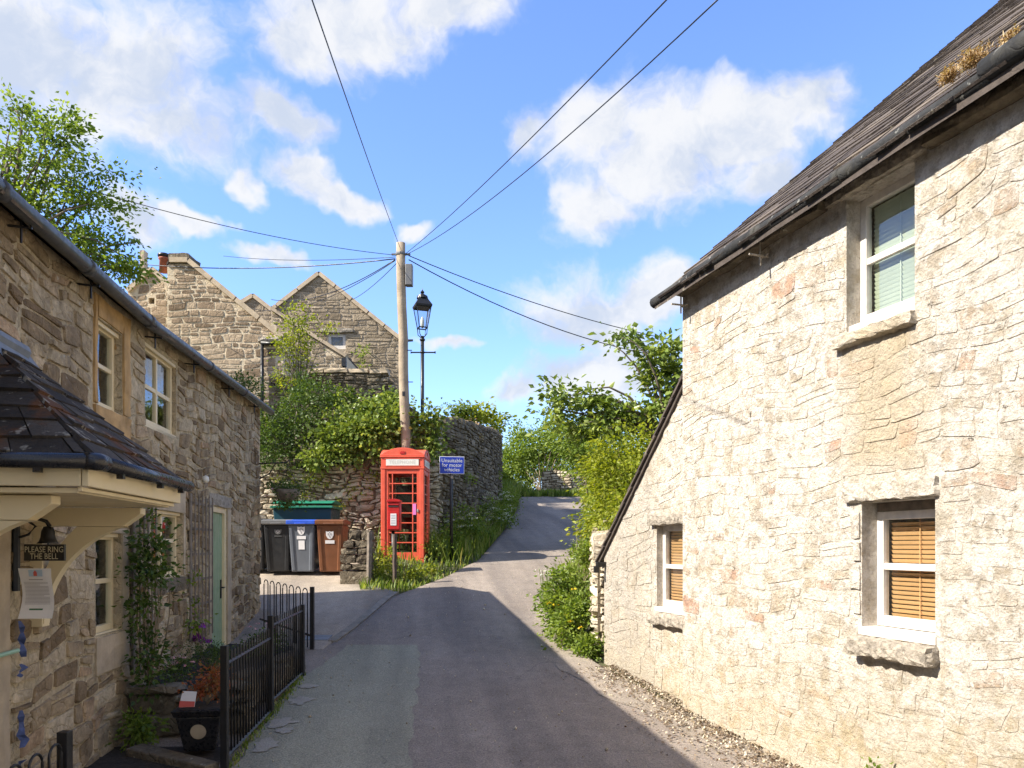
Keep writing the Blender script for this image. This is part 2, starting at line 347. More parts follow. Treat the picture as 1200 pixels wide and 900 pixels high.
M['bin_brown'] = mat_plain('brown_bin_plastic', (.20, .078, .034), .42, .15, 5, bstr=.1)
M['lid_blue'] = mat_plain('blue_lid_plastic', (.03, .10, .55), .4, .12, 5, bstr=.1)
M['lid_green'] = mat_plain('green_lid_plastic', (.02, .20, .12), .4, .15, 5, bstr=.1)
M['bin_teal'] = mat_plain('dark_teal_bin_plastic', (.012, .06, .085), .4, .15, 5, bstr=.1)
M['pole'] = mat_plain('weathered_pole_timber', (.34, .27, .19), .85, .25, 4, bs=30, bstr=.5, bd=.01)
M['rust'] = mat_plain('rusty_post', (.10, .07, .055), .8, .4, 12, bs=50, bstr=.4)
M['lamp_glass'] = mat_glass('lantern_glass', (.9, .93, .95), .95)
M['slate'] = mat_stone('stone_slate', [(0, (.055, .045, .040)), (.5, (.095, .078, .068)), (.85, (.135, .112, .095)), (1, (.19, .155, .12))], .35, 30, .6, .008, ((.25, .23, .18), 16, .66))
M['porch_slate'] = mat_stone('porch_stone_slate', [(0, (.040, .033, .027)), (.5, (.065, .055, .046)), (1, (.10, .085, .07))], .35, 30, .6, .008, ((.34, .31, .25), 12, .61), ((.13, .055, .022), 3.5, .56, .66))
M['coping'] = mat_plain('verge_stone', (.50, .40, .28), .9, .2, 6, bs=12, bstr=.4)
M['soil'] = mat_plain('dark_soil', (.032, .024, .017), .95, .4, 14, bs=30, bstr=1, bd=.02)
M['bark'] = mat_plain('tree_bark', (.15, .12, .09), .9, .35, 12, bs=30, bstr=.7, bd=.01)
M['stem'] = mat_plain('woody_stem', (.22, .17, .11), .85, .3, 12, bstr=.3)
M['leaf_tree'] = mat_leaf('broad_leaf', [(0, (.065, .115, .016)), (.5, (.15, .225, .032)), (1, (.27, .34, .07))], .45)
M['leaf_hedge'] = mat_leaf('hedge_leaf', [(0, (.075, .125, .018)), (.5, (.17, .245, .036)), (1, (.29, .35, .075))], .42)
M['leaf_yellow'] = mat_leaf('yellow_green_leaf', [(0, (.12, .165, .014)), (.5, (.24, .285, .024)), (1, (.36, .37, .05))], .42)
M['leaf_ivy'] = mat_leaf('ivy_leaf', [(0, (.08, .125, .022)), (.5, (.19, .26, .05)), (1, (.33, .38, .11))], .3, .35)
M['leaf_dark'] = mat_leaf('dark_leaf', [(0, (.03, .062, .012)), (.5, (.07, .12, .022)), (1, (.14, .20, .04))], .3)
M['leaf_dry'] = mat_leaf('dry_plant', [(0, (.22, .13, .06)), (.5, (.44, .29, .15)), (1, (.66, .54, .34))], .3)
M['litter'] = mat_leaf('leaf_litter', [(0, (.09, .06, .04)), (.5, (.19, .13, .085)), (.85, (.34, .26, .17)), (1, (.55, .47, .36))], .15)
M['leaf_rust'] = mat_leaf('orange_red_leaf', [(0, (.25, .045, .02)), (.5, (.38, .12, .05)), (1, (.22, .16, .05))], .3)
M['grass'] = mat_leaf('grass_blade', [(0, (.07, .12, .018)), (.6, (.18, .25, .04)), (.9, (.28, .33, .08)), (1, (.42, .36, .16))], .4)
M['petal_white'] = mat_leaf('white_petal', [(0, (.6, .6, .52)), (1, (.8, .8, .74))], .3)
M['petal_yellow'] = mat_leaf('yellow_petal', [(0, (.7, .42, .01)), (1, (.8, .6, .03))], .3)
M['petal_pink'] = mat_leaf('pink_petal', [(0, (.55, .2, .3)), (1, (.75, .5, .55))], .3)
M['petal_purple'] = mat_leaf('purple_petal', [(0, (.20, .02, .28)), (1, (.36, .06, .44))], .3)
M['blue_cloth'] = mat_plain('blue_ribbon', (.05, .075, .19), .7, .4, 20, bstr=.3)
M['terracotta'] = mat_plain('red_clay', (.36, .11, .06), .8, .2, 8, bstr=.2)
M['teal'] = mat_plain('pale_green_paint', (.30, .48, .36), .5, .05, 5, bstr=.05)

def mat_asphalt(name, base, warm, patchy=.3, chip=.5, dirt=None):
    m, N, p = new_mat(name); q = pos(N)
    big = N.noise(q, .7, 6, .6); mid = N.noise(q, 5.0, 6, .65); fine = N.noise(q, 75.0, 5, .8); agg = N.n('ShaderNodeTexVoronoi', {'Vector': q, 'Scale': 95.0}).outputs[1]
    col = N.mixc(N.rng(big, .35, .65), base, warm)
    col = N.mixc(1.0, col, N.ramp(mid, [(.3, (1-patchy*.4,)*3), (.7, (1+patchy*.4,)*3)]), 'MULTIPLY')
    col = N.mixc(1.0, col, N.ramp(fine, [(.36, (1-chip,)*3), (.64, (1+chip,)*3)]), 'MULTIPLY')
    col = N.mixc(.16, col, N.mixc(1.0, col, N.mixc(.8, agg, (.5, .5, .5)), 'OVERLAY'))
    # tyre-worn bands and old seams running along the lane
    sx = N.n('ShaderNodeSeparateXYZ', {0: q})
    wv = N.math('ADD', N.math('MULTIPLY', sx.outputs[0], 1.0), N.math('MULTIPLY', sx.outputs[1], .13))
    band = N.noise(N.n('ShaderNodeCombineXYZ', {0: N.math('MULTIPLY', wv, 1.7), 1: N.math('MULTIPLY', sx.outputs[1], .12)}).outputs[0], 1.0, 3)
    col = N.mixc(1.0, col, N.ramp(band, [(.35, (.78, .78, .79)), (.65, (1.18, 1.17, 1.14))]), 'MULTIPLY')
    ck = N.n('ShaderNodeTexVoronoi', {'Vector': N.vmath('ADD', q, N.vmath('MULTIPLY', N.n('ShaderNodeTexNoise', {'Vector': q, 'Scale': 3.0, 'Detail': 6.0}).outputs[1], (.7, .7, .7))), 'Scale': .55}, feature='DISTANCE_TO_EDGE').outputs[0]
    col = N.mixc(N.math('MULTIPLY', N.rng(ck, .007, .001), N.rng(big, .5, .65, 0, .7)), col, (.03, .028, .026))
    spot = N.rng(N.noise(q, 17.0, 2), .74, .77); col = N.mixc(N.math('MULTIPLY', spot, .5), col, (.30, .29, .27))
    N.put(p.inputs['Base Color'], col); p.inputs['Roughness'].default_value = .88; p.inputs['Specular IOR Level'].default_value = .3
    bump(N, p, N.math('ADD', N.noise(q, 85.0, 4, .7), N.math('MULTIPLY', mid, .6)), .55, .012); return m
M['asphalt'] = mat_asphalt('worn_asphalt', (.22, .183, .152), (.26, .22, .184))
M['asphalt_pale'] = mat_asphalt('pale_yard_surface', (.30, .255, .205), (.35, .295, .235))
M['asphalt_green'] = mat_asphalt('green_grey_reinstatement', (.265, .252, .188), (.295, .28, .21), .15)
M['asphalt_edge'] = mat_asphalt('dusty_lane_edge', (.24, .205, .165), (.29, .245, .20))
M['cement'] = mat_asphalt('bare_cement_patch', (.33, .305, .255), (.38, .35, .295), .2, .25)
M['ground'] = mat_plain('earth_and_turf', (.075, .075, .030), .95, .5, 1.5, bs=12, bstr=1, bd=.03)

# ------------------------------------------------------------------ rubble walls, slate roofs, foliage
def clip(poly, a, b, c):                       # keep a*x+b*y <= c
    out = []; n = len(poly)
    for i in range(n):
        p, q = poly[i], poly[(i+1) % n]; fp = a*p[0]+b*p[1]-c; fq = a*q[0]+b*q[1]-c
        if fp <= 0: out.append(p)
        if (fp < 0) != (fq < 0) and abs(fp-fq) > 1e-12:
            k = fp/(fp-fq); out.append((p[0]+(q[0]-p[0])*k, p[1]+(q[1]-p[1])*k))
    return out
def screen_area(vs):
    xs = []; ys = []
    for v in vs:
        if v[1] < .2: return 0
        a, b = pix(v); xs.append(min(1200, max(0, a))); ys.append(min(900, max(0, b)))
    return (max(xs)-min(xs))*(max(ys)-min(ys))
def stones(parent, fr, u0, u1, v0, v1, su, sv, mat, proud=.02, gap=.01, holes=(), top=None, bottom=None, planes=(), jit=.35, seed=1, limit=300, d0=0.0, name='stone', big=0.0, smooth=False):
    """irregular coursed rubble: courses of mixed height, split and snecked at random, joints recessed, faces uneven"""
    R = random.Random(seed); done = []
    ph = [R.uniform(0, 6.28) for _ in range(6)]
    def wob(x, y):                                           # slow wander shared by neighbouring stones, so joints stay in step
        return (jit*su*.22*math.sin(y*5.1/sv*.16+x*2.3+ph[0])+jit*su*.12*math.sin(y*7.7/sv*.2-x*3.1+ph[1]),
                jit*sv*.55*math.sin(x*1.9/su*.3+y*1.7+ph[2])+jit*sv*.35*math.sin(x*4.3/su*.35-y*2.9+ph[3]))
    cells = []; v = v0-sv
    while v < v1+sv:
        h = sv*R.choice((.62, .75, .9, 1.0, 1.15, 1.3, 1.5)); u = u0-R.random()*su*1.5
        while u < u1+su:
            w = su*R.uniform(.45, 1.55)*(1.45 if R.random() < big else 1)*min(1.3, .55+.5*h/sv); q = R.random()
            if h > sv*.85 and q < .34: m = h*R.uniform(.38, .62); cells += [(u, u+w, v, v+m), (u, u+w, v+m, v+h)]
            elif h > sv*1.1 and q < .5:
                m = h*R.uniform(.35, .65); k = w*R.uniform(.35, .65); cells += [(u, u+k, v, v+m), (u+k, u+w, v, v+m), (u, u+w, v+m, v+h)]
            elif h < sv and q > .93: cells += [(u, u+w, v, v+h)]
            else: cells += [(u, u+w, v, v+h)]
            u += w
        v += h
    for a, b, c, e in cells:
        j = jit*.16; corner = []
        for x, y in ((a, c), (b, c), (b, e), (a, e)):
            rr = random.Random(hash((round(x, 3), round(y, 3), seed))); wx, wy_ = wob(x, y); corner.append((x+wx+rr.uniform(-j, j)*su, y+wy_+rr.uniform(-j, j)*sv*1.4))
        su_ = sum(p[0] for p in corner)/4; sv_ = sum(p[1] for p in corner)/4
        if not (u0 < su_ < u1 and v0 < sv_ < v1): continue
        if any(h[0] < su_ < h[1] and h[2] < sv_ < h[3] for h in holes): continue
        if top and sv_ > top(su_)-.02: continue
        if bottom and sv_ < bottom(su_)-sv: continue
        if any(x*su_+y*sv_ > z-.02 for x, y, z in planes): continue
        poly = []
        for n in range(4):
            p, q = corner[n], corner[(n+1) % 4]; L = math.hypot(q[0]-p[0], q[1]-p[1]); f = R.uniform(.35, .65); o = R.uniform(-.5, .7)*jit*.11*L
            poly += [p, (p[0]+(q[0]-p[0])*f+(q[1]-p[1])/max(L, 1e-6)*o, p[1]+(q[1]-p[1])*f-(q[0]-p[0])/max(L, 1e-6)*o)]
        poly = clip(clip(clip(clip(poly, 1, 0, u1), -1, 0, -u0), 0, 1, v1), 0, -1, -v0)
        for h in holes:
            if not poly: break
            bx = (min(p[0] for p in poly), max(p[0] for p in poly), min(p[1] for p in poly), max(p[1] for p in poly))
            if bx[1] < h[0] or bx[0] > h[1] or bx[3] < h[2] or bx[2] > h[3]: continue
            m = [(h[0]-su_, (1, 0, h[0])), (su_-h[1], (-1, 0, -h[1])), (h[2]-sv_, (0, 1, h[2])), (sv_-h[3], (0, -1, -h[3]))]
            poly = clip(poly, *max(m)[1])
        if top and poly:
            t = top(su_); sl = (top(su_+.05)-top(su_-.05))/.1; poly = clip(poly, -sl, 1, t-sl*su_)
        for pl in planes: poly = clip(poly, *pl) if poly else poly
        if len(poly) < 3: continue
        q = []
        for p in poly:
            if not q or math.hypot(p[0]-q[-1][0], p[1]-q[-1][1]) > sv*.10: q.append(p)
        if len(q) > 3 and math.hypot(q[0][0]-q[-1][0], q[0][1]-q[-1][1]) < sv*.10: q.pop()
        if len(q) < 3: continue
        cx = sum(p[0] for p in q)/len(q); cy = sum(p[1] for p in q)/len(q)
        g = gap*R.uniform(.6, 1.6); w = []
        for p in q:                                          # joint: shrink each way by the same width
            dx, dy = p[0]-cx, p[1]-cy; w.append((cx+dx-math.copysign(min(abs(dx)*.5, g*.7), dx), cy+dy-math.copysign(min(abs(dy)*.5, g*.7), dy)))
        r = []; cut = .07+.15*R.random()
        for n in range(len(w)):                              # knock off the corners
            p, o, t = w[n], w[n-1], w[(n+1) % len(w)]
            ang = abs(math.atan2((p[0]-o[0])*(t[1]-p[1])-(p[1]-o[1])*(t[0]-p[0]), (p[0]-o[0])*(t[0]-p[0])+(p[1]-o[1])*(t[1]-p[1])))
            if ang > .7: r += [(p[0]+(o[0]-p[0])*cut, p[1]+(o[1]-p[1])*cut), (p[0]+(t[0]-p[0])*cut*R.uniform(.6, 1.2), p[1]+(t[1]-p[1])*cut*R.uniform(.6, 1.2))]
            else: r.append(p)
        n = len(r); H = proud*R.uniform(.45, 1.25); tu, tv = R.uniform(-.5, .5)*proud/su, R.uniform(-.5, .5)*proud/sv
        hs = lambda p: H+(p[0]-cx)*tu+(p[1]-cy)*tv
        ins = min(.3, (.35*proud+.004)/(.25*(su+sv)))
        vs = [fr(p[0], d0-.02, p[1]) for p in r]
        for p in r:
            f = 1-ins*R.uniform(.6, 1.5); x, y = cx+(p[0]-cx)*f, cy+(p[1]-cy)*f
            vs.append(fr(x, d0+max(.002, hs(p)*R.uniform(.75, 1.05)), y))
        ox, oy = cx+R.uniform(-.2, .2)*su*.4, cy+R.uniform(-.2, .2)*sv*.4
        vs.append(fr(ox, d0+H*R.uniform(.95, 1.12), oy))
        fs = [(m, (m+1) % n, n+(m+1) % n, n+m) for m in range(n)] + [(n+m, n+(m+1) % n, 2*n) for m in range(n)]
        done.append((screen_area(vs), vs, fs, R.random()))
    done.sort(key=lambda t: -t[0])
    flip = None
    for area, vs, fs, t in done[:limit]:
        raw(name, vs, fs, mat, parent, [t]*len(vs), smooth)
    rest = done[limit:]
    if rest:
        V = []; Fc = []; T = []
        for _, vs, fs, t in rest:
            o = len(V); V += vs; T += [t]*len(vs); Fc += [tuple(i+o for i in f) for f in fs]
        props(raw('small_stones', V, Fc, mat, parent, T, smooth), kind='stuff')
    return len(done)
def wall_panel(fr, u0, u1, v0, v1, holes, depth=.2, top=None, bottom=None):
    """wall face cut round its openings, with reveals; v limits may follow the eave or the ground"""
    mb = MB(fr); us = sorted({u0, u1, *[h[0] for h in holes], *[h[1] for h in holes]})
    T = top or (lambda u: v1); B = bottom or (lambda u: v0)
    fine = []
    for a, b in zip(us, us[1:]):
        n = max(1, int((b-a)/.8)); fine += [(a+(b-a)*i/n, a+(b-a)*(i+1)/n) for i in range(n)]
    for a, b in fine:
        hs = sorted([h for h in holes if h[0] <= a+1e-6 and h[1] >= b-1e-6], key=lambda h: h[2]); lo = (B(a), B(b))
        for h in hs:
            if h[2] > max(lo): mb.quad((a, 0, lo[0]), (b, 0, lo[1]), (b, 0, h[2]), (a, 0, h[2]))
            lo = (h[3], h[3])
        mb.quad((a, 0, lo[0]), (b, 0, lo[1]), (b, 0, T(b)), (a, 0, T(a)))
    for h in holes:
        dp = -(h[4] if len(h) > 4 else depth); a, b, c, d = h[:4]
        mb.quad((a, 0, c), (a, dp, c), (a, dp, d), (a, 0, d)); mb.quad((b, 0, c), (b, dp, c), (b, dp, d), (b, 0, d))
        mb.quad((a, 0, c), (a, dp, c), (b, dp, c), (b, 0, c)); mb.quad((a, 0, d), (a, dp, d), (b, dp, d), (b, 0, d))
        e = -1.1                                            # the dim room behind
        for q in (((a-.3, e, c-.3), (b+.3, e, c-.3), (b+.3, e, d+.3), (a-.3, e, d+.3)), ((a-.3, dp, c-.3), (a-.3, e, c-.3), (a-.3, e, d+.3), (a-.3, dp, d+.3)), ((b+.3, dp, c-.3), (b+.3, e, c-.3), (b+.3, e, d+.3), (b+.3, dp, d+.3)),
                  ((a-.3, dp, c-.3), (b+.3, dp, c-.3), (b+.3, e, c-.3), (a-.3, e, c-.3)), ((a-.3, dp, d+.3), (b+.3, dp, d+.3), (b+.3, e, d+.3), (a-.3, e, d+.3))): mb.quad(*q)
    return mb
def window(parent, fr, u0, u1, v0, v1, d, cols, rows, mat, bar=.045, glass='glass', label=None, thick=.045, hood=True, sash=None):
    """painted frame with glazing bars (lists of fractions), each pane its own sub-part"""
    mb = MB(fr); us = [u0]+[u0+(u1-u0)*c for c in cols]+[u1]; vs = [v0]+[v0+(v1-v0)*r for r in rows]+[v1]
    mb.box(u0, u0+bar, d-thick, d, v0, v1); mb.box(u1-bar, u1, d-thick, d, v0, v1)
    mb.box(u0+bar, u1-bar, d-thick, d-.002, v0, v0+bar*1.25); mb.box(u0+bar, u1-bar, d-thick, d-.002, v1-bar, v1)
    for c in us[1:-1]: mb.box(c-bar*.45, c+bar*.45, d-thick, d-.004, v0+bar*1.25, v1-bar)
    for r in vs[1:-1]: mb.box(u0+bar, u1-bar, d-thick+.004, d-.007, r-bar*.4, r+bar*.4)
    if hood: mb.box(u0-.02, u1+.02, d+.003, d+.035, v1-.03, v1+.012); mb.box(u0-.015, u1+.015, d+.003, d+.04, v0-.03, v0+.012)
    o = put('window', mb, mat, parent, bevel=.004)
    if label: o['label'] = label
    for a, b in zip(us, us[1:]):
        for c, e in zip(vs, vs[1:]):
            pm = MB(fr); pm.box(a+.012, b-.012, d-thick*.62, d-thick*.5, c+.012, e-.012); put('pane', pm, M[glass], o)
    return o
def slates(parent, Pt, nrm, n, width, thick, mat, limit=300, seed=1, over=.35, jit=.02, name='slate', grade=0.0):
    """stone slates laid in courses on the surface Pt(s, t); t runs from the eave to the ridge"""
    R = random.Random(seed); out = []
    ts = [((i/n)**(1-grade) if i else 0) for i in range(n+1)]
    for i in range(n):
        t0 = ts[i]; t1 = min(1.0, ts[i+1]+(ts[i+1]-t0)*over); L = (Pt(1, t0)-Pt(0, t0)).length
        if L < .06: continue
        s = 0.0; off = R.random()*width*.8
        while s < 1-1e-6:
            w = (width*R.uniform(.65, 1.4)-(off if s == 0 else 0))/L; w = max(w, .05/L); e = s+w
            if 1-e < .05/L: e = 1.0
            e = min(1.0, e); g = .004/L; j0 = R.uniform(-1, 1)*jit; lift = thick*R.uniform(.9, 2.0)
            a, b, c, d = Pt(s+g, t0), Pt(e-g, t0), Pt(e-g, t1), Pt(s+g, t1)
            dn = (a-d); dn = dn.normalized() if dn.length > 1e-4 else Vector((0, 0, 0)); sk = dn*R.uniform(-1, 1)*jit*.5
            lo = [a+dn*j0+nrm*lift*.6+sk, b+dn*j0+nrm*lift*.6-sk, c+nrm*.002, d+nrm*.002]; hi = [lo[0]+nrm*thick*R.uniform(.8, 1.3), lo[1]+nrm*thick*R.uniform(.8, 1.3), lo[2]+nrm*thick, lo[3]+nrm*thick]
            vs = lo+hi; fs = [(3, 2, 1, 0), (4, 5, 6, 7), (0, 1, 5, 4), (1, 2, 6, 5), (2, 3, 7, 6), (3, 0, 4, 7)]
            out.append((screen_area(vs), vs, fs, R.random())); s = e
    out.sort(key=lambda t: -t[0])
    for _, vs, fs, t in out[:limit]: raw(name, vs, fs, mat, parent, [t]*8)
    if out[limit:]:
        V = []; Fc = []; T = []
        for _, vs, fs, t in out[limit:]:
            o = len(V); V += vs; T += [t]*8; Fc += [tuple(i+o for i in f) for f in fs]
        props(raw('far_slates', V, Fc, mat, parent, T), kind='stuff')

def fast_mesh(name, V, F, mat, parent=None, tint=None, at=(0, 0, 0), n=4):
    """numpy arrays straight into a mesh: V (k,3), F (m,n)"""
    at = Vector(at); me = bpy.data.meshes.new(name); V = np.asarray(V, np.float32)-np.array(at, np.float32)
    me.vertices.add(len(V)); me.vertices.foreach_set('co', V.ravel()); F = np.asarray(F, np.int32)
    me.loops.add(F.size); me.loops.foreach_set('vertex_index', F.ravel())
    me.polygons.add(len(F)); me.polygons.foreach_set('loop_start', np.arange(0, F.size, n, dtype=np.int32))
    me.update(calc_edges=True)
    if tint is not None:
        a = me.attributes.new('tint', 'FLOAT', 'POINT'); a.data.foreach_set('value', np.asarray(tint, np.float32))
    me.materials.append(mat); o = bpy.data.objects.new(name, me); COL.objects.link(o)
    if parent is not None: o.parent = parent; o.location = at-wloc(parent)
    else: o.location = at
    return o
def unit(a): return a/np.maximum(1e-6, np.linalg.norm(a, axis=-1, keepdims=True))
def leaf_arrays(C, D, size, up=.5, wid=.55, rng=RNG, fold=.25):
    """one folded leaf (two triangles a side) at each centre C pointing along D"""
    n = len(C); L = size*rng.uniform(.6, 1.35, (n, 1))
    D = unit(D); nr = unit(rng.normal(size=(n, 3))*.8+np.array([0, 0, up])); S = unit(np.cross(D, nr)); nr = np.cross(S, D)
    b = C-D*L*.5; t = C+D*L*.5-nr*L*.08; m = C-D*L*.08
    l = m+S*L*wid*.5+nr*L*fold*.4; r = m-S*L*wid*.5+nr*L*fold*.4
    V = np.stack([b, l, t, r], 1).reshape(-1, 3); i = np.arange(n)*4
    F = np.concatenate([np.stack([i, i+2, i+1], 1), np.stack([i, i+3, i+2], 1)])
    return V, F
def spray(blobs, per, leaf, rng=RNG, shell=.55, clump=.22, flat=1.0, hole=.0):
    """leaf centres and directions gathered in clumps through blobs [(centre, radii, clumps)]"""
    Cs = []; Ds = []; Ts = []; K = []
    for c, r, n in blobs:
        c = np.array(c); r = np.array(r); d = unit(rng.normal(size=(n, 3))); rad = rng.uniform(0, 1, (n, 1))**shell
        k = c+d*r*rad; K.append(k); ct = np.clip(rng.normal(.5, .2, (n, 1)), .05, .95)
        off = rng.normal(size=(n, per, 3))*np.array([1, 1, .65*flat])*clump*rng.uniform(.5, 1.4, (n, 1, 1))
        C = (k[:, None]+off).reshape(-1, 3); Dd = (off+d[:, None]*clump*.8+rng.normal(size=off.shape)*clump*.6+np.array([0, 0, -.25*clump])).reshape(-1, 3)
        Cs.append(C); Ds.append(Dd); Ts.append(np.clip(np.repeat(ct, per, 1)+rng.normal(0, .16, (n, per)), 0, 1).reshape(-1))
    return np.concatenate(Cs), np.concatenate(Ds), np.concatenate(Ts), np.concatenate(K)
def foliage(name, blobs, per, leaf, mat, parent=None, shell=.55, clump=.22, flat=1.0, up=.5, wid=.55, keep=None, seed=3):
    rng = np.random.default_rng(seed); C, D, T, K = spray(blobs, per, leaf, rng, shell, clump, flat)
    if keep is not None: m = keep(C); C, D, T = C[m], D[m], T[m]
    V, F = leaf_arrays(C, D, leaf, up, wid, rng)
    at = tuple(np.array([C[:, 0].mean(), C[:, 1].mean(), C[:, 2].min()]))
    o = fast_mesh(name, V, F, mat, parent, np.repeat(T, 4), at, 3); return o, K
def limbs(mb, base, tips, r0, rng, wob=.12, hub=.55):
    base = Vector(base)
    for t in tips:
        t = Vector(t); L = (t-base).length; pts = []
        side = Vector(rng.normal(size=3))*L*wob
        for k in range(6):
            f = k/5; pts.append(tuple(base.lerp(t, f)+side*math.sin(PI*f)*.7+Vector((0, 0, L*.12*math.sin(PI*f)))))
        mb.tube(pts, [r0*(1-.82*k/5) for k in range(6)], 6)
def blades(name, pts, h, mat, parent=None, w=.008, lean=.35, seed=5, n_seg=2, at=None):
    """grass: bent two-part blades rooted at pts"""
    rng = np.random.default_rng(seed); p = np.asarray(pts, float); n = len(p)
    h = np.asarray(h)*rng.uniform(.45, 1.25, n) if np.ndim(h) else h*rng.uniform(.45, 1.25, n)
    az = rng.uniform(0, 2*PI, n); b = np.stack([np.cos(az), np.sin(az), np.zeros(n)], 1); s = np.stack([-b[:, 1], b[:, 0], b[:, 2]], 1)*w*rng.uniform(.6, 1.5, (n, 1))
    ln = (lean*rng.uniform(.2, 1.5, n)*h)[:, None]; z = np.array([0, 0, 1.0])
    m = p+z*h[:, None]*.6+b*ln*.35; t = p+z*h[:, None]*.95+b*ln
    V = np.stack([p-s, p+s, m+s*.8, m-s*.8, t], 1).reshape(-1, 3); i = np.arange(n)*5
    F = np.concatenate([np.stack([i, i+1, i+2], 1), np.stack([i, i+2, i+3], 1), np.stack([i+3, i+2, i+4], 1)])
    T = np.repeat(rng.uniform(0, 1, n)**.9, 5)
    return fast_mesh(name, V, F, mat, parent, T, at or tuple(p.mean(0)), 3)
def umbels(name, pts, r, per, mat, parent, size=.012, seed=4):
    """flat heads of small petals"""
    rng = np.random.default_rng(seed); p = np.asarray(pts, float); n = len(p)
    off = rng.normal(size=(n, per, 3))*np.array([1, 1, .25])*r; C = (p[:, None]+off).reshape(-1, 3)
    D = rng.normal(size=C.shape)*np.array([1, 1, .3]); V, F = leaf_arrays(C, D, size, 1.2, 1.0, rng, .1)
    return fast_mesh(name, V, F, mat, parent, np.repeat(rng.uniform(0, 1, len(C)), 4), tuple(p.mean(0)), 3)

# ------------------------------------------------------------------ the ground and the lane
LWX = lambda Y: -2.389-.1333*Y                  # left cottage face
RWX = lambda Y: 3.984-.322*Y                    # right cottage face
LY = [-60, 10.2, 10.3, 13, 14.9, 16.5, 21.5, 27, 33, 36, 39, 42]; LX = [-2.38, -2.38, -2.38, -2.1, -1.32, -.73, -.24, .15, .28, 1.0, 3.0, 6.2]
RY = [-60, 5, 9, 10, 14, 16, 18.6, 22, 27, 33, 36, 39, 42]; RX = [4.2, 2.35, 1.02, .80, .92, 1.25, 1.75, 2.2, 2.75, 3.3, 5.0, 9.0, 13]
lane_l = lambda Y: float(np.interp(Y, LY, LX)); lane_r = lambda Y: float(np.interp(Y, RY, RX))
RET = [(-9, 17.6), (-5.8, 17.5), (-3.4, 17.45), (-2.2, 17.5), (-1.75, 17.75), (-1.45, 18.5), (-1.05, 20.3), (-.72, 22.3), (-.50, 24.6), (-.36, 26.6)]   # face of the retaining wall
def behind_wall(x, Y):
    yb = np.interp(x, [-60, -9, -5.8, -3.4, -2.2], [17.6, 17.6, 17.5, 17.45, 17.5])
    xb = np.interp(Y, [17.5, 18.5, 20.3, 22.3, 24.6, 26.6, 40, 80], [-2.2, -1.45, -1.05, -.72, -.5, -.36, -.6, -3])
    return Y > yb+.42 and x < xb-.42
def ground_z(x, Y):
    z = profile(Y)
    if Y > 17.4 and behind_wall(x, Y):
        return max(z+.2, 3.5+.12*max(0, x+6)*(x > -6)+.10*(Y-18))
    l, r = lane_l(Y), lane_r(Y)
    if Y > 9 and x > r+.3: z += min(1.4, (x-r-.3)*.42)
    if Y > 14.3 and -2.85 < x < l: z += min(.35, (l-x)*.14)*min(1, (Y-14.3)/1.2)
    return z-.05
def grid_sheet(name, xs, ys, zf, mat, label=None):
    V = [(x, y, zf(x, y)) for y in ys for x in xs]; n = len(xs)
    F = [(j*n+i, j*n+i+1, (j+1)*n+i+1, (j+1)*n+i) for j in range(len(ys)-1) for i in range(n-1)]
    o = raw(name, V, F, mat, None, None, True, Vector((0, 0, 0)), fix=False); return props(o, kind='structure')
gx = [-900, -300, -120, -60, -35, -22]+list(np.arange(-16, 9.01, .4))+[11, 14, 20, 30, 60, 150, 400, 900]
gy = [-300, -80, -30, -12]+list(np.arange(-6, 46.01, .4))+[50, 60, 80, 120, 200, 500, 1500]
grid_sheet('ground', gx, gy, ground_z, M['ground'])
def strip(name, ys, lf, rf, mat, dz=0.0, n=14, wav=0.0, seed=0, lab=None, zf=None, skirt=True):
    R = random.Random(seed); V = []; F = []
    for y in ys:
        a, b = lf(y)+R.uniform(-wav, wav), rf(y)+R.uniform(-wav, wav)
        for i in range(n+1): x = a+(b-a)*i/n; V.append((x, y, (zf or (lambda x, y: profile(y)))(x, y)+dz))
    m = n+1
    for j in range(len(ys)-1):
        for i in range(n): F.append((j*m+i, j*m+i+1, (j+1)*m+i+1, (j+1)*m+i))
    if skirt:
        k = len(V); J = len(ys)
        for j in range(J): V.append((V[j*m][0]-.02, V[j*m][1], V[j*m][2]-.12)); V.append((V[j*m+n][0]+.02, V[j*m+n][1], V[j*m+n][2]-.12))
        for j in range(J-1): F.append((j*m, (j+1)*m, k+2*j+2, k+2*j)); F.append((j*m+n, k+2*j+1, k+2*j+3, (j+1)*m+n))
    o = raw(name, V, F, mat, None, None, True, Vector((0, 0, 0)), fix=False); return props(o, kind='structure')
ys = list(np.arange(-10, 42.01, .3))
strip('road', ys, lambda Y: LWX(Y)-.1 if Y < 10 else lane_l(Y), lane_r, M['asphalt'], 0, 20)
yard_l = lambda Y: -14.0
yz = lambda x, Y: profile(Y)
strip('yard', list(np.arange(9.8, 17.41, .25)), lambda Y: max(-14, LWX(Y)-.1) if Y < 12.2 else -14.0, lambda Y: float(np.interp(Y, [9.8, 10.3, 13, 13.5, 14.0, 14.3, 17.5], [-2.42, -2.40, -2.12, -2.06, -2.35, -2.75, -2.9])), M['asphalt_pale'], .004, 20, .015, 3, zf=yz)
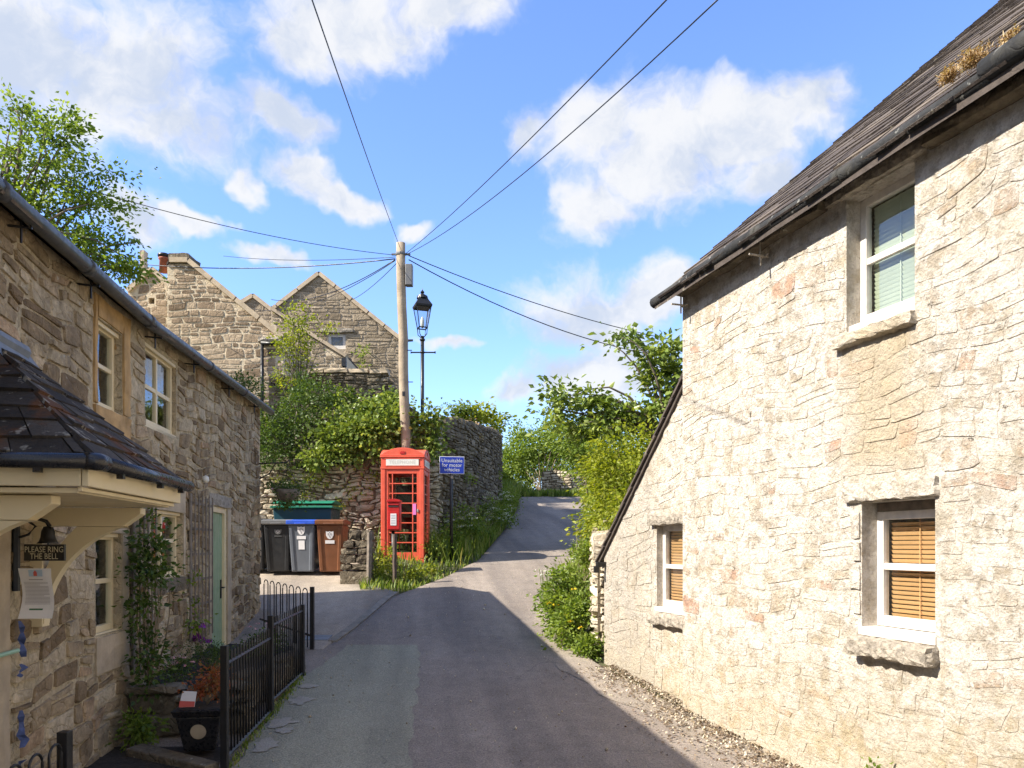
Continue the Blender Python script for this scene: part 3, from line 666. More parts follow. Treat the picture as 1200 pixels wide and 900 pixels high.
# pale strip of dusty tarmac in front of the railings, the reinstated trench, dusty right-hand edge
pv = lambda pts: ([p[1] for p in pts], [p[0] for p in pts])
g = [G(*q) for q in ((478, 905), (488, 820), (491, 757))]; g2 = [G(*q) for q in ((268, 905), (345, 800), (385, 775), (408, 757))]
yl = [p.y for p in g]; xl = [p.x for p in g]; y2 = [p.y for p in g2]; x2 = [p.x for p in g2]
strip('road_patch', list(np.arange(3.0, g[-1].y+.05, .15)), lambda Y: float(np.interp(Y, y2, x2)), lambda Y: float(np.interp(Y, yl, xl)), M['asphalt_green'], .005, 10, .03, 5, skirt=False)
strip('road_edge', list(np.arange(3.0, 13.5, .2)), lambda Y: lane_r(Y)-.42-.10*math.sin(Y*1.7)-.05*math.sin(Y*5.1), lane_r, M['asphalt_edge'], .006, 6, .02, 8, skirt=False)
for k, (px, py, w, h, s) in enumerate(((352, 822, 17, 5, 1), (330, 848, 18, 6, 2), (334, 857, 12, 4, 3), (312, 874, 19, 8, 4), (361, 805, 12, 3, 6), (700, 812, 60, 3, 5))):
    c = G(px, py); R = random.Random(s); e = G(px+w, py); f = G(px, py+h); rx, ry = (e-c).length, (f-c).length; V = [(c.x, c.y, c.z+.012)]
    for i in range(22):
        a = 2*PI*i/22; q = R.uniform(.55, 1.15); x, y = c.x+rx*q*math.cos(a), c.y+ry*q*math.sin(a); V.append((x, y, profile(y)+.012))
    if k < 5: props(raw('cement_patch', V, [(0, 1+i, 1+(i+1) % 22) for i in range(22)], M['cement'], None, None, False, None, fix=False), kind='structure')
ke = MB()
kp = [(-2.40, 10.25), (-2.31, 11.0), (-2.22, 12.0), (-2.13, 13.0), (-2.05, 13.5)]
for a, b in zip(kp, kp[1:]):
    lo = [(a[0]-.06, a[1], profile(a[1])-.1), (a[0]+.06, a[1], profile(a[1])-.1), (b[0]+.06, b[1]-.012, profile(b[1])-.1), (b[0]-.06, b[1]-.012, profile(b[1])-.1)]
    hi = [(p[0], p[1], p[2]+.118) for p in lo]; ke.prism(lo, hi)
props(put('kerb_strip', ke, M['kerb']), kind='structure')

# ------------------------------------------------------------------ left cottage (in shade)
LF = Frame((-2.389, 0), (-.1321, .9912)).side(True)
RF = Frame((3.984, 0), (-.3065, .9519)).side(False)
def wy(fr, u, d=0): return fr(u, d, 0)
def uY(fr, px, d=0):                                     # u on the wall plane under a pixel column
    k = (px-CX)/FPX; o = fr.o+fr.n*d
    return (k*o.y-o.x)/(fr.a.x-k*fr.a.y)
def vat(fr, px, py, d=0):
    p = fr(uY(fr, px, d), d, 0); return EYE-(py-HY)/FPX*p.y
EAVE_L = lambda u: float(np.interp(u, [-6, 4, 6.7, 8.6, 12.5], [3.66, 3.64, 3.62, 3.70, 3.86]))
cottage = empty('stone_cottage', LF(6, -2.5, 0), 'shaded brown stone cottage with cream windows, green door and slate porch', 'cottage')
UEND = 12.36
def op(px0, px1, y0, y1, dp=.16, pad=0):
    a, b = uY(LF, px0), uY(LF, px1); m = (px0+px1)/2
    return [a-pad, b+pad, vat(LF, m, y1), vat(LF, m, y0), dp]
ow1 = op(113, 143, 382, 480, .13); ow2 = op(170, 206.5, 414, 504, .13); ow3 = op(112, 142, 625, 742, .13); ow4 = op(178, 214, 599, 676, .13)
odoor = [9.33, 10.12, .24, 2.14, .2]; oporch = [3.75, 4.42, -.2, 1.93, .25]
LH = [ow1, ow2, ow3, ow4, odoor, oporch]
wl = wall_panel(LF, -6, UEND, -.6, 3.8, LH, .15, EAVE_L)
E = EAVE_L(UEND); DEP = 6.4; PIT = math.tan(math.radians(36))
RIDGE = 3.2
wl.poly([(UEND, 0, -.6), (UEND, -DEP, -.6), (UEND, -DEP, E), (UEND, -RIDGE, E+RIDGE*PIT), (UEND, 0, E)])
wl.poly([(-6, 0, -.6), (-6, -DEP, -.6), (-6, -DEP, 3.6), (-6, -RIDGE, 3.6+RIDGE*PIT), (-6, 0, 3.6)])
wl.quad((-6, -DEP, -.6), (UEND, -DEP, -.6), (UEND, -DEP, E), (-6, -DEP, 3.6))
lwall = put('wall', wl, M['shade_mortar'], cottage, fix=False)
pad = lambda h, k=.02: (h[0]-k, h[1]+k, h[2]-k, h[3]+k)
sw1 = (ow1[0]-.07, ow1[1]+.16, ow1[2]-.20, EAVE_L(6.2)-.05)
jb3 = (ow3[0]-.02, ow3[1]+.14, ow3[2]-.30, ow3[3]+.05)
jb4 = (ow4[0]-.02, ow4[1]+.08, ow4[2]-.16, ow4[3]+.30)
jbd = (9.20, 10.34, -.5, 2.30)
jbp = (3.6, 4.62, -.5, 2.0)
stones(lwall, LF, 2.6, UEND, -.25, 3.9, .25, .14, M['shade_stone'], .022, .012, [sw1, pad(ow2), jb3, jb4, jbd, jbp], EAVE_L, jit=.5, seed=11, big=.12, limit=295)
for nm, h, l in (('window_surround', sw1, ow1),):        # ochre dressed stone round the first upper window
    a, b, c, e = h; s = MB(LF); j = .008
    s.rough(a, l[0]-.004, -.12, .022, l[2], e, j, 2, 2, 6); s.rough(l[1]+.004, b, -.12, .022, l[2], e, j, 2, 2, 6); s.rough(a, b, -.12, .026, c, l[2]-.004, j, 5, 2, 3); s.rough(l[0]-.002, l[1]+.002, -.12, .02, l[3]+.004, e-.003, j, 4, 2, 2)
    o = put(nm, s, M['ochre'], lwall, True, fix=True)
for h, l in ((jb3, ow3), (jb4, ow4)):
    a, b, c, e = h
    s = MB(LF); s.rough(l[1]+.003, b, -.1, .015, l[2], l[3], .006, 2, 2, 5); put('jamb_stone', s, M['jamb'], lwall, True)
    s = MB(LF); s.rough(a, b, -.1, .018, l[3]+.004, e, .006, 5, 2, 2); put('lintel', s, M['jamb'], lwall, True)
s = MB(LF); s.rough(jb3[0], jb3[1], -.1, .02, jb3[2], ow3[2]-.012, .006, 4, 2, 3); put('sill_stone', s, M['jamb'], lwall, True)
s = MB(LF); s.rough(jb4[0]+.02, jb4[1], -.1, .05, jb4[2], ow4[2]-.012, .012, 5, 2, 2); put('sill_stone', s, M['old_wall'], lwall, True)
s = MB(LF); s.rough(10.125, 10.33, -.18, .016, -.3, 2.14, .006, 2, 2, 8); put('door_jamb', s, M['jamb'], lwall, True)
s = MB(LF); s.rough(9.2, 9.325, -.18, .016, -.3, 2.14, .006, 2, 2, 8); put('door_jamb', s, M['jamb'], lwall, True)
s = MB(LF); s.rough(9.2, 10.34, -.18, .02, 2.145, 2.30, .008, 6, 2, 2); put('door_lintel', s, M['sill'], lwall, True)
s = MB(LF); s.rough(4.425, 4.61, -.2, .02, -.4, 1.99, .008, 2, 2, 9); put('porch_jamb', s, M['jamb'], lwall, True)
window(cottage, LF, ow1[0], ow1[1], ow1[2], ow1[3], -.06, [], [.52], M['cream'], .045)
window(cottage, LF, ow2[0], ow2[1], ow2[2], ow2[3], -.04, [.5], [.50], M['cream'], .05)
w3 = window(cottage, LF, ow3[0], ow3[1], ow3[2], ow3[3], -.06, [], [.52], M['cream'], .05)
w4 = window(cottage, LF, ow4[0], ow4[1], ow4[2], ow4[3], -.06, [.5], [.55], M['cream'], .05)
for h, k in ((ow1, .45), (ow2, .3), (ow3, .5), (ow4, .3)):                               # curtains hanging inside
    c = MB(LF); c.box(h[0]+(h[1]-h[0])*(1-k), h[1]-.02, -.32, -.30, h[2]-.1, h[3]+.1); put('curtain', c, M['curtain'], cottage)
# green plank door in its cream frame
df = MB(LF); df.box(9.33, 9.40, -.10, -.008, .24, 2.14); df.box(10.05, 10.12, -.10, -.008, .24, 2.14); df.box(9.40, 10.05, -.10, -.011, 2.07, 2.14)
dfo = put('door_frame', df, M['cream'], cottage, bevel=.005)
dm = MB(LF); dm.box(9.40, 10.05, -.085, -.06, .26, 2.07); door = put('door', dm, M['door_green'], cottage)
for k in range(5):
    b = MB(LF); a = 9.402+k*.1292; b.box(a+.003, a+.1262, -.06, -.042, .27, 2.065); put('plank', b, M['door_green'], door, bevel=.004)
b = MB(LF); b.box(9.41, 10.04, -.042, -.015, .27, .40); put('weatherboard', b, M['door_green'], door, bevel=.006)
b = MB(LF); b.box(9.94, 9.985, -.042, -.03, .98, 1.22); b.tube([(9.962, -.03, 1.12), (9.962, .01, 1.12), (9.86, .015, 1.12)], .009); put('handle', b, M['black_iron'], door)
s = MB(LF); s.rough(9.25, 10.2, -.12, .26, .02, .235, .01, 5, 2, 2); put('door_step', s, M['sill'], cottage, True)
# roof, gutter and its iron brackets
nrm = (LF.n*math.sin(math.radians(36))+Vector((0, 0, math.cos(math.radians(36))))).normalized()
rb = MB(LF)
us = [-6.1, 4, 6.7, 8.6, UEND+.14]
for a, b in zip(us, us[1:]):
    for s0, s1 in ((-.14, RIDGE),):
        rb.quad((a, .14, EAVE_L(a)+.02-.14*PIT), (b, .14, EAVE_L(b)+.02-.14*PIT), (b, -RIDGE, EAVE_L(b)+.02+RIDGE*PIT), (a, -RIDGE, EAVE_L(a)+.02+RIDGE*PIT))
        rb.quad((a, -DEP-.14, EAVE_L(a)+.02-.14*PIT), (b, -DEP-.14, EAVE_L(b)+.02-.14*PIT), (b, -RIDGE, EAVE_L(b)+.02+RIDGE*PIT), (a, -RIDGE, EAVE_L(a)+.02+RIDGE*PIT))
roof = put('roof', rb, M['slate'], cottage, fix=False)
def lroof(s, t):
    u = UEND+.16+(2.0-UEND-.16)*s; d = .17-t*(RIDGE+.17); return LF(u, d, EAVE_L(u)+.035-d*PIT)
slates(roof, lroof, nrm, 20, .34, .014, M['slate'], limit=90, seed=5)
gu = MB(LF); pts = [(u, .155, EAVE_L(u)-.045) for u in (-6, 0, 4, 6.7, 8.6, 12.5)]; gu.tube(pts, .052, 10); gut = put('gutter', gu, M['gutter'], cottage, True)
for u in (4.2, 5.35, 6.6, 8.6, 10.4):
    c = MB(LF); c.tube([(u-.035, .155, EAVE_L(u-.035)-.045), (u+.035, .155, EAVE_L(u+.035)-.045)], .060, 10); put('gutter_joint', c, M['gutter'], gut, True)
for u in (4.55, 5.55, 6.95, 8.2, 9.8, 11.4):
    z = EAVE_L(u); c = MB(LF); c.tube([(u, .155, z-.10), (u, .155, z-.03)], .006, 5); c.tube([(u, .0, z-.10), (u, .16, z-.11)], .008, 5); c.tube([(u, .10, z-.20), (u, .10, z-.04)], .007, 5); put('gutter_bracket', c, M['black_iron'], gut)
b = MB(LF); b.lathe([(.0, 0), (.03, .01), (.04, .03), (.036, .07), (.0, .09)], (8.95, .03, 2.38), 10); put('wall_light', b, M['sign_white'], cottage, True)
b = MB(LF); b.tube([(12.28, .0, 2.96), (12.28, .03, 2.96), (12.28, .42, 2.98)], .012, 6); b.tube([(12.28, .01, 2.72), (12.28, .16, 2.80), (12.28, .26, 2.97)], .010, 6); b.tube([(12.28, .42, 2.98), (12.28, .46, 3.02), (12.28, .48, 2.97)], .010, 6); put('hanging_bracket', b, M['black_iron'], cottage)
# the porch: half-pyramid of stone slates on cream boards and curved brackets
PU0, PU1, PD, PZ0, PZ1 = 3.503, 4.96, .88, 2.055, 2.80
T0, T1 = (4.42, 0, PZ1), (4.70, 0, PZ1)
def face(A, B, C, D): return lambda s, t: (LF(*A).lerp(LF(*B), s)).lerp(LF(*D).lerp(LF(*C), s), t)
pr = MB(LF); ea, eb, ec, ed = (PU0, 0, PZ0), (PU0, PD, PZ0), (PU1, PD, PZ0), (PU1, 0, PZ0)
lowr = lambda p: (p[0], p[1], p[2]-.012)
pr.quad(*map(lowr, (ea, eb, T0, T0))); pr.f.pop(); pr.v = pr.v[:-4]; pr.tint = pr.tint[:-4]
pr.poly([lowr(ea), lowr(eb), lowr(T0)]); pr.poly([lowr(eb), lowr(ec), lowr(T1), lowr(T0)]); pr.poly([lowr(ec), lowr(ed), lowr(T1)]); pr.poly([lowr(ea), lowr(eb), lowr(ec), lowr(ed)])
proof = put('porch_roof', pr, M['porch_slate'], cottage)
for k, (A, B, C, D) in enumerate(((ea, eb, T0, T0), (eb, ec, T1, T0), (ec, ed, T1, T1))):
    fn = face(A, B, C, D); nn = (LF(*B)-LF(*A)).cross(LF(*D)-LF(*A)).normalized(); nn = nn if nn.z > 0 else -nn
    slates(proof, fn, nn, 8, .22, .02, M['porch_slate'], seed=20+k, over=.25, jit=.02)
lc = MB(LF); lc.tube([(4.30, .02, PZ1+.05), (4.42, .03, PZ1+.04), (4.72, .03, PZ1+.03)], .05, 8)
lc.quad((4.2, .01, PZ1+.13), (4.78, .01, PZ1+.07), (4.84, .09, PZ1-.06), (4.30, .12, PZ1-.09)); lc.quad((4.72, .012, PZ1+.14), (5.12, .012, PZ0+.14), (5.10, .05, PZ0+.05), (4.74, .05, PZ1-.01)); put('lead_flashing', lc, M['lead'], proof, fix=False)
pg = MB(LF); off = .045; z = PZ0-.012
pg.tube([(PU0-off, -.0, z), (PU0-off, PD+off*.4, z)], .036, 10); pg.tube([(PU0-off*.6, PD+off, z), (PU1+.03, PD+off, z)], .036, 10); pg.tube([(PU0-off, PD, z-.0), (PU0-off*.3, PD+off, z), (PU0+.06, PD+off, z)], .042, 10)
pgo = put('porch_gutter', pg, M['black_plastic'], cottage, True)
for p in ((PU0-off, .35, 0), (PU0-off, .68, 0), (PU0+.28, PD+off, 0), (PU0+.9, PD+off, 0), (PU1-.15, PD+off, 0)):
    c = MB(LF); c.box(p[0]-.016, p[0]+.016, p[1]-.016, p[1]+.016, z-.055, z+.01); put('gutter_clip', c, M['black_plastic'], pgo)
fs = MB(LF)
fs.box(PU0, PU0+.03, 0, PD-.034, PZ0-.125, PZ0-.03); fs.box(PU0, PU1, PD-.03, PD, PZ0-.125, PZ0-.03); fs.box(PU1-.03, PU1, 0, PD-.034, PZ0-.125, PZ0-.03)
put('porch_fascia', fs, M['cream'], cottage, bevel=.004)
sf = MB(LF); sf.box(PU0+.035, PU1-.035, 0, PD-.06, PZ0-.155, PZ0-.13); sf.box(PU0+.02, PU1-.02, PD-.055, PD-.034, PZ0-.148, PZ0-.127); put('porch_soffit', sf, M['cream'], cottage, bevel=.003)
for k, u in enumerate((3.64, 4.87)):
    be = MB(LF); zb = PZ0-.16
    be.prism([(u, 0, zb-.12), (u, .55, zb-.12), (u, .66, zb-.04), (u, .66, zb), (u, 0, zb)], [(u+.10, 0, zb-.12), (u+.10, .55, zb-.12), (u+.10, .66, zb-.04), (u+.10, .66, zb), (u+.10, 0, zb)])
    be.box(u, u+.10, 0, .075, 1.14, zb-.121)
    brk = put('porch_bracket', be, M['cream'], cottage, bevel=.004)
    out = []; inn = []
    for i in range(15):
        th = i/14*math.radians(72); o = (.08+.72*(1-math.cos(th)), 1.16+.66*math.sin(th)); w = .035+.125*(i/14)
        nx, nz = math.cos(th), -math.sin(th); out.append((u+.01, o[0], min(o[1], zb-.122))); inn.append((u+.01, max(.076, o[0]-nx*w), min(zb-.122, o[1]-nz*w)))
    br = MB(LF)
    for a, b, c, e in zip(out, out[1:], inn[1:], inn):
        lo = [a, b, c, e]; br.prism(lo, [(p[0]+.08, p[1], p[2]) for p in lo])
    put('brace', br, M['cream'], brk)
pd_ = MB(LF); pd_.box(3.75, 4.42, -.20, -.16, .0, 1.93); put('porch_door', pd_, M['cream'], cottage)
gr = MB(LF); gr.tube([(4.05, -.12, 1.0), (4.30, -.02, 1.005), (4.60, .06, 1.03)], .013, 8); put('grab_rail', gr, M['teal'], cottage)

# things hung by the porch door
hb = empty('bell_bracket', LF(4.66, .05, 1.74), 'black iron bracket with hanging bell under the porch eave', 'door bell')
b = MB(LF); b.tube([(4.66, .02, 1.38), (4.66, .02, 1.90)], .022, 6); b.tube([(4.66, .02, 1.80), (4.66, .10, 1.83), (4.66, .19, 1.80), (4.66, .21, 1.77)], .012, 6); b.tube([(4.66, .03, 1.70), (4.66, .09, 1.72), (4.66, .13, 1.77), (4.66, .09, 1.80)], .008, 6); b.tube([(4.66, .03, 1.86), (4.66, .09, 1.93), (4.66, .14, 1.90)], .009, 6); put('bracket', b, M['black_iron'], hb)
b = MB(LF); b.lathe([(.012, .105), (.026, .10), (.036, .075), (.040, .04), (.048, .015), (.062, 0), (.05, .003), (.02, .09)], (4.66, .20, 1.665), 16); bell = put('bell', b, M['black_iron'], hb, True)
b = MB(LF); b.lathe([(.006, .06), (.006, 0), (.014, -.01), (.0, -.025)], (4.66, .20, 1.66), 8); put('clapper', b, M['black_iron'], bell)
sg = empty('hanging_sign', LF(4.62, .06, 1.54), 'small black board lettered PLEASE RING THE BELL beside the porch door', 'sign')
SGF = lambda x, y, o=0.0: P(51.5+x*36, 647.5-y*36, 4.50-o)          # boards facing the visitor, across the lane
b = MB(lambda x, y, z: SGF(x, z, 0)+Vector((0, y, 0))); b.box(-.66, .66, -.0, .02, -.27, .27); put('board', b, M['black_iron'], sg, bevel=.003)
text_mesh('lettering', 'PLEASE RING\nTHE BELL', .27, lambda x, y: SGF(x*.82, y-.02, .004), M['letter_cream'], sg, line=.82)
nt = empty('paper_notice', P(42, 725, 4.47), 'white printed paper notice pinned below the bell sign', 'notice')
NTF = lambda x, z: P(42+x*19+(z-.5)*-2.0*-1.0, 725-z*59, 4.47)
b = MB(lambda x, y, z: NTF(x, z)+Vector((.012*math.sin(z*4), y+.01*math.sin(z*5+x), 0)))
n = 6
for i in range(n):
    for j in range(n): b.quad((-1+2*i/n, 0, j/n), (-1+2*(i+1)/n, 0, j/n), (-1+2*(i+1)/n, 0, (j+1)/n), (-1+2*i/n, 0, (j+1)/n))
put('sheet', b, M['paper'], nt, True)
npt = lambda x, z: NTF(x, z)+Vector((.012*math.sin(z*4), .01*math.sin(z*5+x)-.006, 0))
def bar_print(x0, x1, z0, z1, mat, name='printed_line'):
    q = MB(lambda x, y, z: npt(x, z)); q.quad((x0, 0, z0), (x1, 0, z0), (x1, 0, z1), (x0, 0, z1)); return q
q = MB(lambda x, y, z: npt(x, z)); R = random.Random(2)
for k in range(17):
    z = .72-k*.027; x1 = .78 if R.random() > .25 else R.uniform(.2, .7)
    if .14 < z < .30 and False: continue
    q.quad((-.78, 0, z), (x1, 0, z), (x1, 0, z+.008), (-.78, 0, z+.008))
q.quad((-.4, 0, .77), (.5, 0, .77), (.5, 0, .785), (-.4, 0, .785)); put('print', q, M['print'], nt)
put('print_block', bar_print(-.34, .5, .84, .97, M['print_blue']), M['print_blue'], nt)
q = MB(lambda x, y, z: npt(x, z)+Vector((0, -.003, 0))); q.poly([(-.02, 0, .85), (.2, 0, .85), (.2, 0, .92), (.09, 0, .965), (-.02, 0, .92)]); put('print_mark', q, M['print_red'], nt)
put('print_block', bar_print(-.45, .35, .17, .20, M['print_green']), M['print_green'], nt)
rbn = empty('ribbon', LF(4.66, .04, .60), 'dark blue ribbon trailing down the wall under the paper notice', 'ribbon')
R = random.Random(4)
for z0, z1 in ((1.20, .98), (.94, .86), (.66, .44), (.36, .22)):
    k = 6; q = MB(LF); prev = None
    for i in range(k+1):
        z = z0+(z1-z0)*i/k; a = 4.665+R.uniform(-.02, .02); w = R.uniform(.006, .022); cur = (q.pt(a-w, .03+R.uniform(0, .02), z), q.pt(a+w, .05+R.uniform(-.01, .03), z))
        if prev: q.face(prev[0], prev[1], cur[1], cur[0])
        prev = cur
    put('cloth', q, M['blue_cloth'], rbn)

# ------------------------------------------------------------------ right cottage (sunlit limewash)
rc = empty('limewashed_cottage', RF(3, -3, 0), 'sunlit limewashed rubble cottage with dark stone slate roof and blinds in its windows', 'cottage')
RE = 4.06; CE = 7.69
hu = [4.945, 5.525, 3.10, 4.02, .13]; hl = [uY(RF, 1096), uY(RF, 1010), 1.06, 1.94, .15]
RH = [hu, hl]
RISE = lambda u: .085*(7.9-u)/3.7
RTOP = lambda u: RE+.06+RISE(u)
rw = wall_panel(RF, -5, CE, -.6, RE, RH, .14, RTOP)
RP = math.tan(math.radians(41)); RR = 5.2
rw.poly([(CE, 0, -.6), (CE, -10, -.6), (CE, -10, RE), (CE, -RR, RE+RR*RP), (CE, 0, RE)]); rw.poly([(-5, 0, -.6), (-5, -10, -.6), (-5, -10, RE), (-5, -RR, RE+RR*RP), (-5, 0, RE)])
rw.quad((-5, -10, -.6), (CE, -10, -.6), (CE, -10, RE), (-5, -10, RE))
rwall = put('wall', rw, M['lime_mortar'], rc, fix=False)
lin = (uY(RF, 1098)-.02, uY(RF, 994), 1.95, 2.12)
stones(rwall, RF, 1.6, CE, -.15, RE+.2, .20, .12, M['lime_stone'], .0048, .004, [pad(hu, .012), pad(hl, .012), (lin[0], lin[1], lin[2], lin[3]), (uY(RF, 1098), uY(RF, 1006), .93, 1.05)], RTOP, jit=.5, seed=31, big=.2, limit=255)
# quoins up the far corner
R = random.Random(8)
def blind(win, fr, u0, u1, v0, v1, d, mat, step=.03):
    n = int((v1-v0)/step); base = None
    for k in range(n):
        z = v0+k*step
        if base is None:
            s = MB(fr); s.prism([(u0, d, z), (u1, d, z), (u1, d+.003, z+.001), (u0, d+.003, z+.001)], [(u0, d+.011, z+.024), (u1, d+.011, z+.024), (u1, d+.014, z+.025), (u0, d+.014, z+.025)])
            base = put('slat', s, mat, win); loc0 = base.location.copy()
        else:
            o = base.copy(); COL.objects.link(o); o.parent = win; o.location = loc0+Vector((0, 0, k*step))
    s = MB(fr)
    for f in (.5,): s.tube([(u0+(u1-u0)*f, d+.02, v0), (u0+(u1-u0)*f, d+.02, v1)], .0035, 5)
    put('cord', s, mat, win)
wu = window(rc, RF, hu[0], hu[1], hu[2]+.06, hu[3], -.115, [], [.5], M['white'], .055, hood=False, thick=.05)
blind(wu, RF, hu[0]+.05, hu[1]-.05, hu[2]+.12, hu[3]-.02, -.20, M['blind_white'])
s = MB(RF); s.box(hu[0]-.012, hu[1]+.05, -.12, -.02, hu[2]+.002, hu[2]+.055); put('sill_board', s, M['white'], wu, bevel=.004)
wl_ = window(rc, RF, hl[0], hl[1], hl[2]+.06, hl[3]-.06, -.125, [], [.52], M['white'], .055, hood=False, thick=.05)
blind(wl_, RF, hl[0]+.05, hl[1]-.05, hl[2]+.12, hl[3]-.10, -.21, M['blind_orange'])
s = MB(RF); s.box(hl[0]+.004, hl[1]-.004, -.16, -.125, hl[3]-.058, hl[3]-.004); put('head_board', s, M['wood'], wl_)
s = MB(RF); s.box(hl[0]-.01, hl[1]+.02, -.13, .012, hl[2]+.0, hl[2]+.056); put('sill_board', s, M['white'], wl_, bevel=.004)
s = MB(RF); s.rough(hu[0]-.02, hu[1]+.09, -.12, .06, hu[2]-.095, hu[2]-.005, .009, 16, 4, 4); put('sill_stone', s, M['lime_stone'], rc, True)
s = MB(RF); s.rough(hl[0]-.03, hl[1]+.05, -.12, .10, hl[2]-.13, hl[2]-.006, .010, 18, 5, 4); put('sill_stone', s, M['sill'], rc, True)
s = MB(RF); s.rough(lin[0], lin[1]+.02, -.13, .045, 1.945, 2.07, .009, 18, 4, 4); put('lintel', s, M['lime_stone'], rc, True)
s = MB(RF); s.rough(hu[0]-.12, hu[1]+.16, -.13, .05, hu[3]+.004, hu[3]+.10, .008, 12, 3, 3); put('lintel', s, M['sill'], rc, True)
# pieces of pale dressed stone up the lower window's far side
for z0, z1 in ((1.20, 1.34), (1.36, 1.52), (1.55, 1.68), (1.70, 1.88)):
    s = MB(RF); s.rough(hl[1]+.005, hl[1]+.06+R.uniform(0, .05), -.12, .018, z0, z1, .006, 2, 2, 2); put('jamb_stone', s, M['lime_stone'], rc, True)
# roof
rn = (RF.n*math.sin(math.radians(41))+Vector((0, 0, math.cos(math.radians(41))))).normalized()
rb = MB(RF); u0, u1 = -5.2, CE+.20; EZ = RE+.10
E0, E1 = EZ+RISE(u0), EZ+RISE(u1); rb.prism([(u0, .19, E0-.19*RP-.05), (u1, .19, E1-.19*RP-.05), (u1, -RR, E1+RR*RP-.05), (u0, -RR, E0+RR*RP-.05)], [(u0, .19, E0-.19*RP), (u1, .19, E1-.19*RP), (u1, -RR, E1+RR*RP), (u0, -RR, E0+RR*RP)])
rb.quad((u0, -10.2, EZ-.2*RP), (u1, -10.2, EZ-.2*RP), (u1, -RR, EZ+RR*RP), (u0, -RR, EZ+RR*RP))
rroof = put('roof', rb, M['slate'], rc, fix=False)
def rrf(s, t):
    u = u1+.03+(1.4-u1-.03)*s; d = .21-t*(RR+.21); sag = .045*math.sin(u*1.1)*math.sin(t*3)
    return RF(u, d, EZ+RISE(u)+.012-d*RP+sag)
slates(rroof, rrf, rn, 40, .34, .016, M['slate'], limit=300, seed=41, over=.4, jit=.02, grade=.12)
gz_ = RE-.03
gu = MB(RF); gu.tube([(u, .165+.006*math.sin(u*5), gz_+RISE(u)+.008*math.sin(u*3)) for u in np.linspace(7.93, 4.27, 14)], .055, 10); g1 = put('gutter', gu, M['old_gutter'], rc, True)
gu = MB(RF); gu.tube([(u, .185, gz_+RISE(u)+.03) for u in np.linspace(4.30, 1.0, 8)], .066, 12); put('gutter', gu, M['old_gutter'], rc, True)
for u in (7.2, 6.3, 5.4):
    c = MB(RF); c.tube([(u-.04, .165, gz_+RISE(u)), (u+.04, .165, gz_+RISE(u))], .063, 10); put('gutter_joint', c, M['old_gutter'], g1, True)
for u in (7.55, 6.35, 4.05):
    gz_ = RE-.03+RISE(u)
    c = MB(RF); c.tube([(u, .02, gz_-.14), (u, .20, gz_-.14)], .009, 5); c.tube([(u, .10, gz_-.22), (u, .10, gz_-.02)], .008, 5); c.tube([(u-.05, .06, gz_-.14), (u+.05, .06, gz_-.14)], .008, 5); put('gutter_bracket', c, M['sill'], g1)
s = MB(RF); s.rough(1.0, hu[0]-.13, -.05, .10, RE-.05, RE+.05, .012, 14, 2, 2); s.rough(hu[1]+.17, CE-.02, -.05, .10, RE-.05, RE+.05, .012, 12, 2, 2); put('eaves_course', s, M['old_wall'], rc, True)
# lean-to at the far end, set back a little
LT = empty('lean_to', RF(8.6, -.6, 0), 'grey limewashed lean-to with sloping roof edge against the far end of the sunlit cottage', 'lean-to')
LD = -.12; LE = 9.73
LTF = lambda u, d, v: RF(u, d+LD, v)
ltop = lambda u: 3.36-(u-CE)*(3.36-1.52)/(LE-CE)
hs_ = [7.80, 8.42, .97, 1.86, .12]
lw = wall_panel(LTF, CE-.02, LE, -.4, 3, [hs_], .12, ltop)
lw.quad((LE, 0, -.4), (LE, -4, -.4), (LE, -4, 1.6), (LE, 0, 1.6)); lwo = put('wall', lw, M['lime_mortar'], LT, fix=False)
slope = (3.36-1.52)/(LE-CE)
stones(lwo, LTF, CE+.01, LE, .02, 3.3, .24, .16, M['lime_stone'], .006, .004, [pad(hs_, .01), (hs_[0]-.05, hs_[1]+.14, 1.85, 2.03), (hs_[0]-.05, hs_[1]+.12, .80, .97)], ltop, jit=.6, seed=52, limit=120)
ws = window(LT, LTF, hs_[0], hs_[1], hs_[2]+.05, hs_[3], -.07, [], [.5], M['white'], .055, hood=False, thick=.05)
blind(ws, LTF, hs_[0]+.05, hs_[1]-.05, hs_[2]+.10, hs_[3]-.03, -.15, M['blind_orange'])
s = MB(LTF); s.box(hs_[0]-.01, hs_[1]+.03, -.08, .01, hs_[2]-.0, hs_[2]+.047); put('sill_board', s, M['white'], ws, bevel=.004)
s = MB(LTF); s.rough(hs_[0]-.04, hs_[1]+.11, -.1, .06, 1.865, 1.99, .009, 12, 4, 4); put('lintel', s, M['sill'], LT, True)
s = MB(LTF); s.rough(hs_[0]-.04, hs_[1]+.09, -.1, .08, .84, .963, .010, 12, 4, 4); put('sill_stone', s, M['sill'], LT, True)
lr = MB(LTF)
lr.prism([(CE-.02, .03, ltop(CE)+.0), (CE-.02, -4, ltop(CE)+.0), (LE+.10, -4, ltop(LE+.1)+.0), (LE+.10, .03, ltop(LE+.1)+.0)], [(CE-.02, .03, ltop(CE)+.035), (CE-.02, -4, ltop(CE)+.035), (LE+.1, -4, ltop(LE+.1)+.035), (LE+.1, .03, ltop(LE+.1)+.035)])
lro = put('roof', lr, M['slate'], LT)
ln = (RF.a*slope+Vector((0, 0, 1))).normalized()
slates(lro, lambda s, t: LTF(LE+.14+(CE-LE-.14)*t, .06+(-4.06)*s, ltop(LE+.14+(CE-LE-.14)*t)+.037), ln, 12, .36, .022, M['slate'], limit=140, seed=57, over=.3)
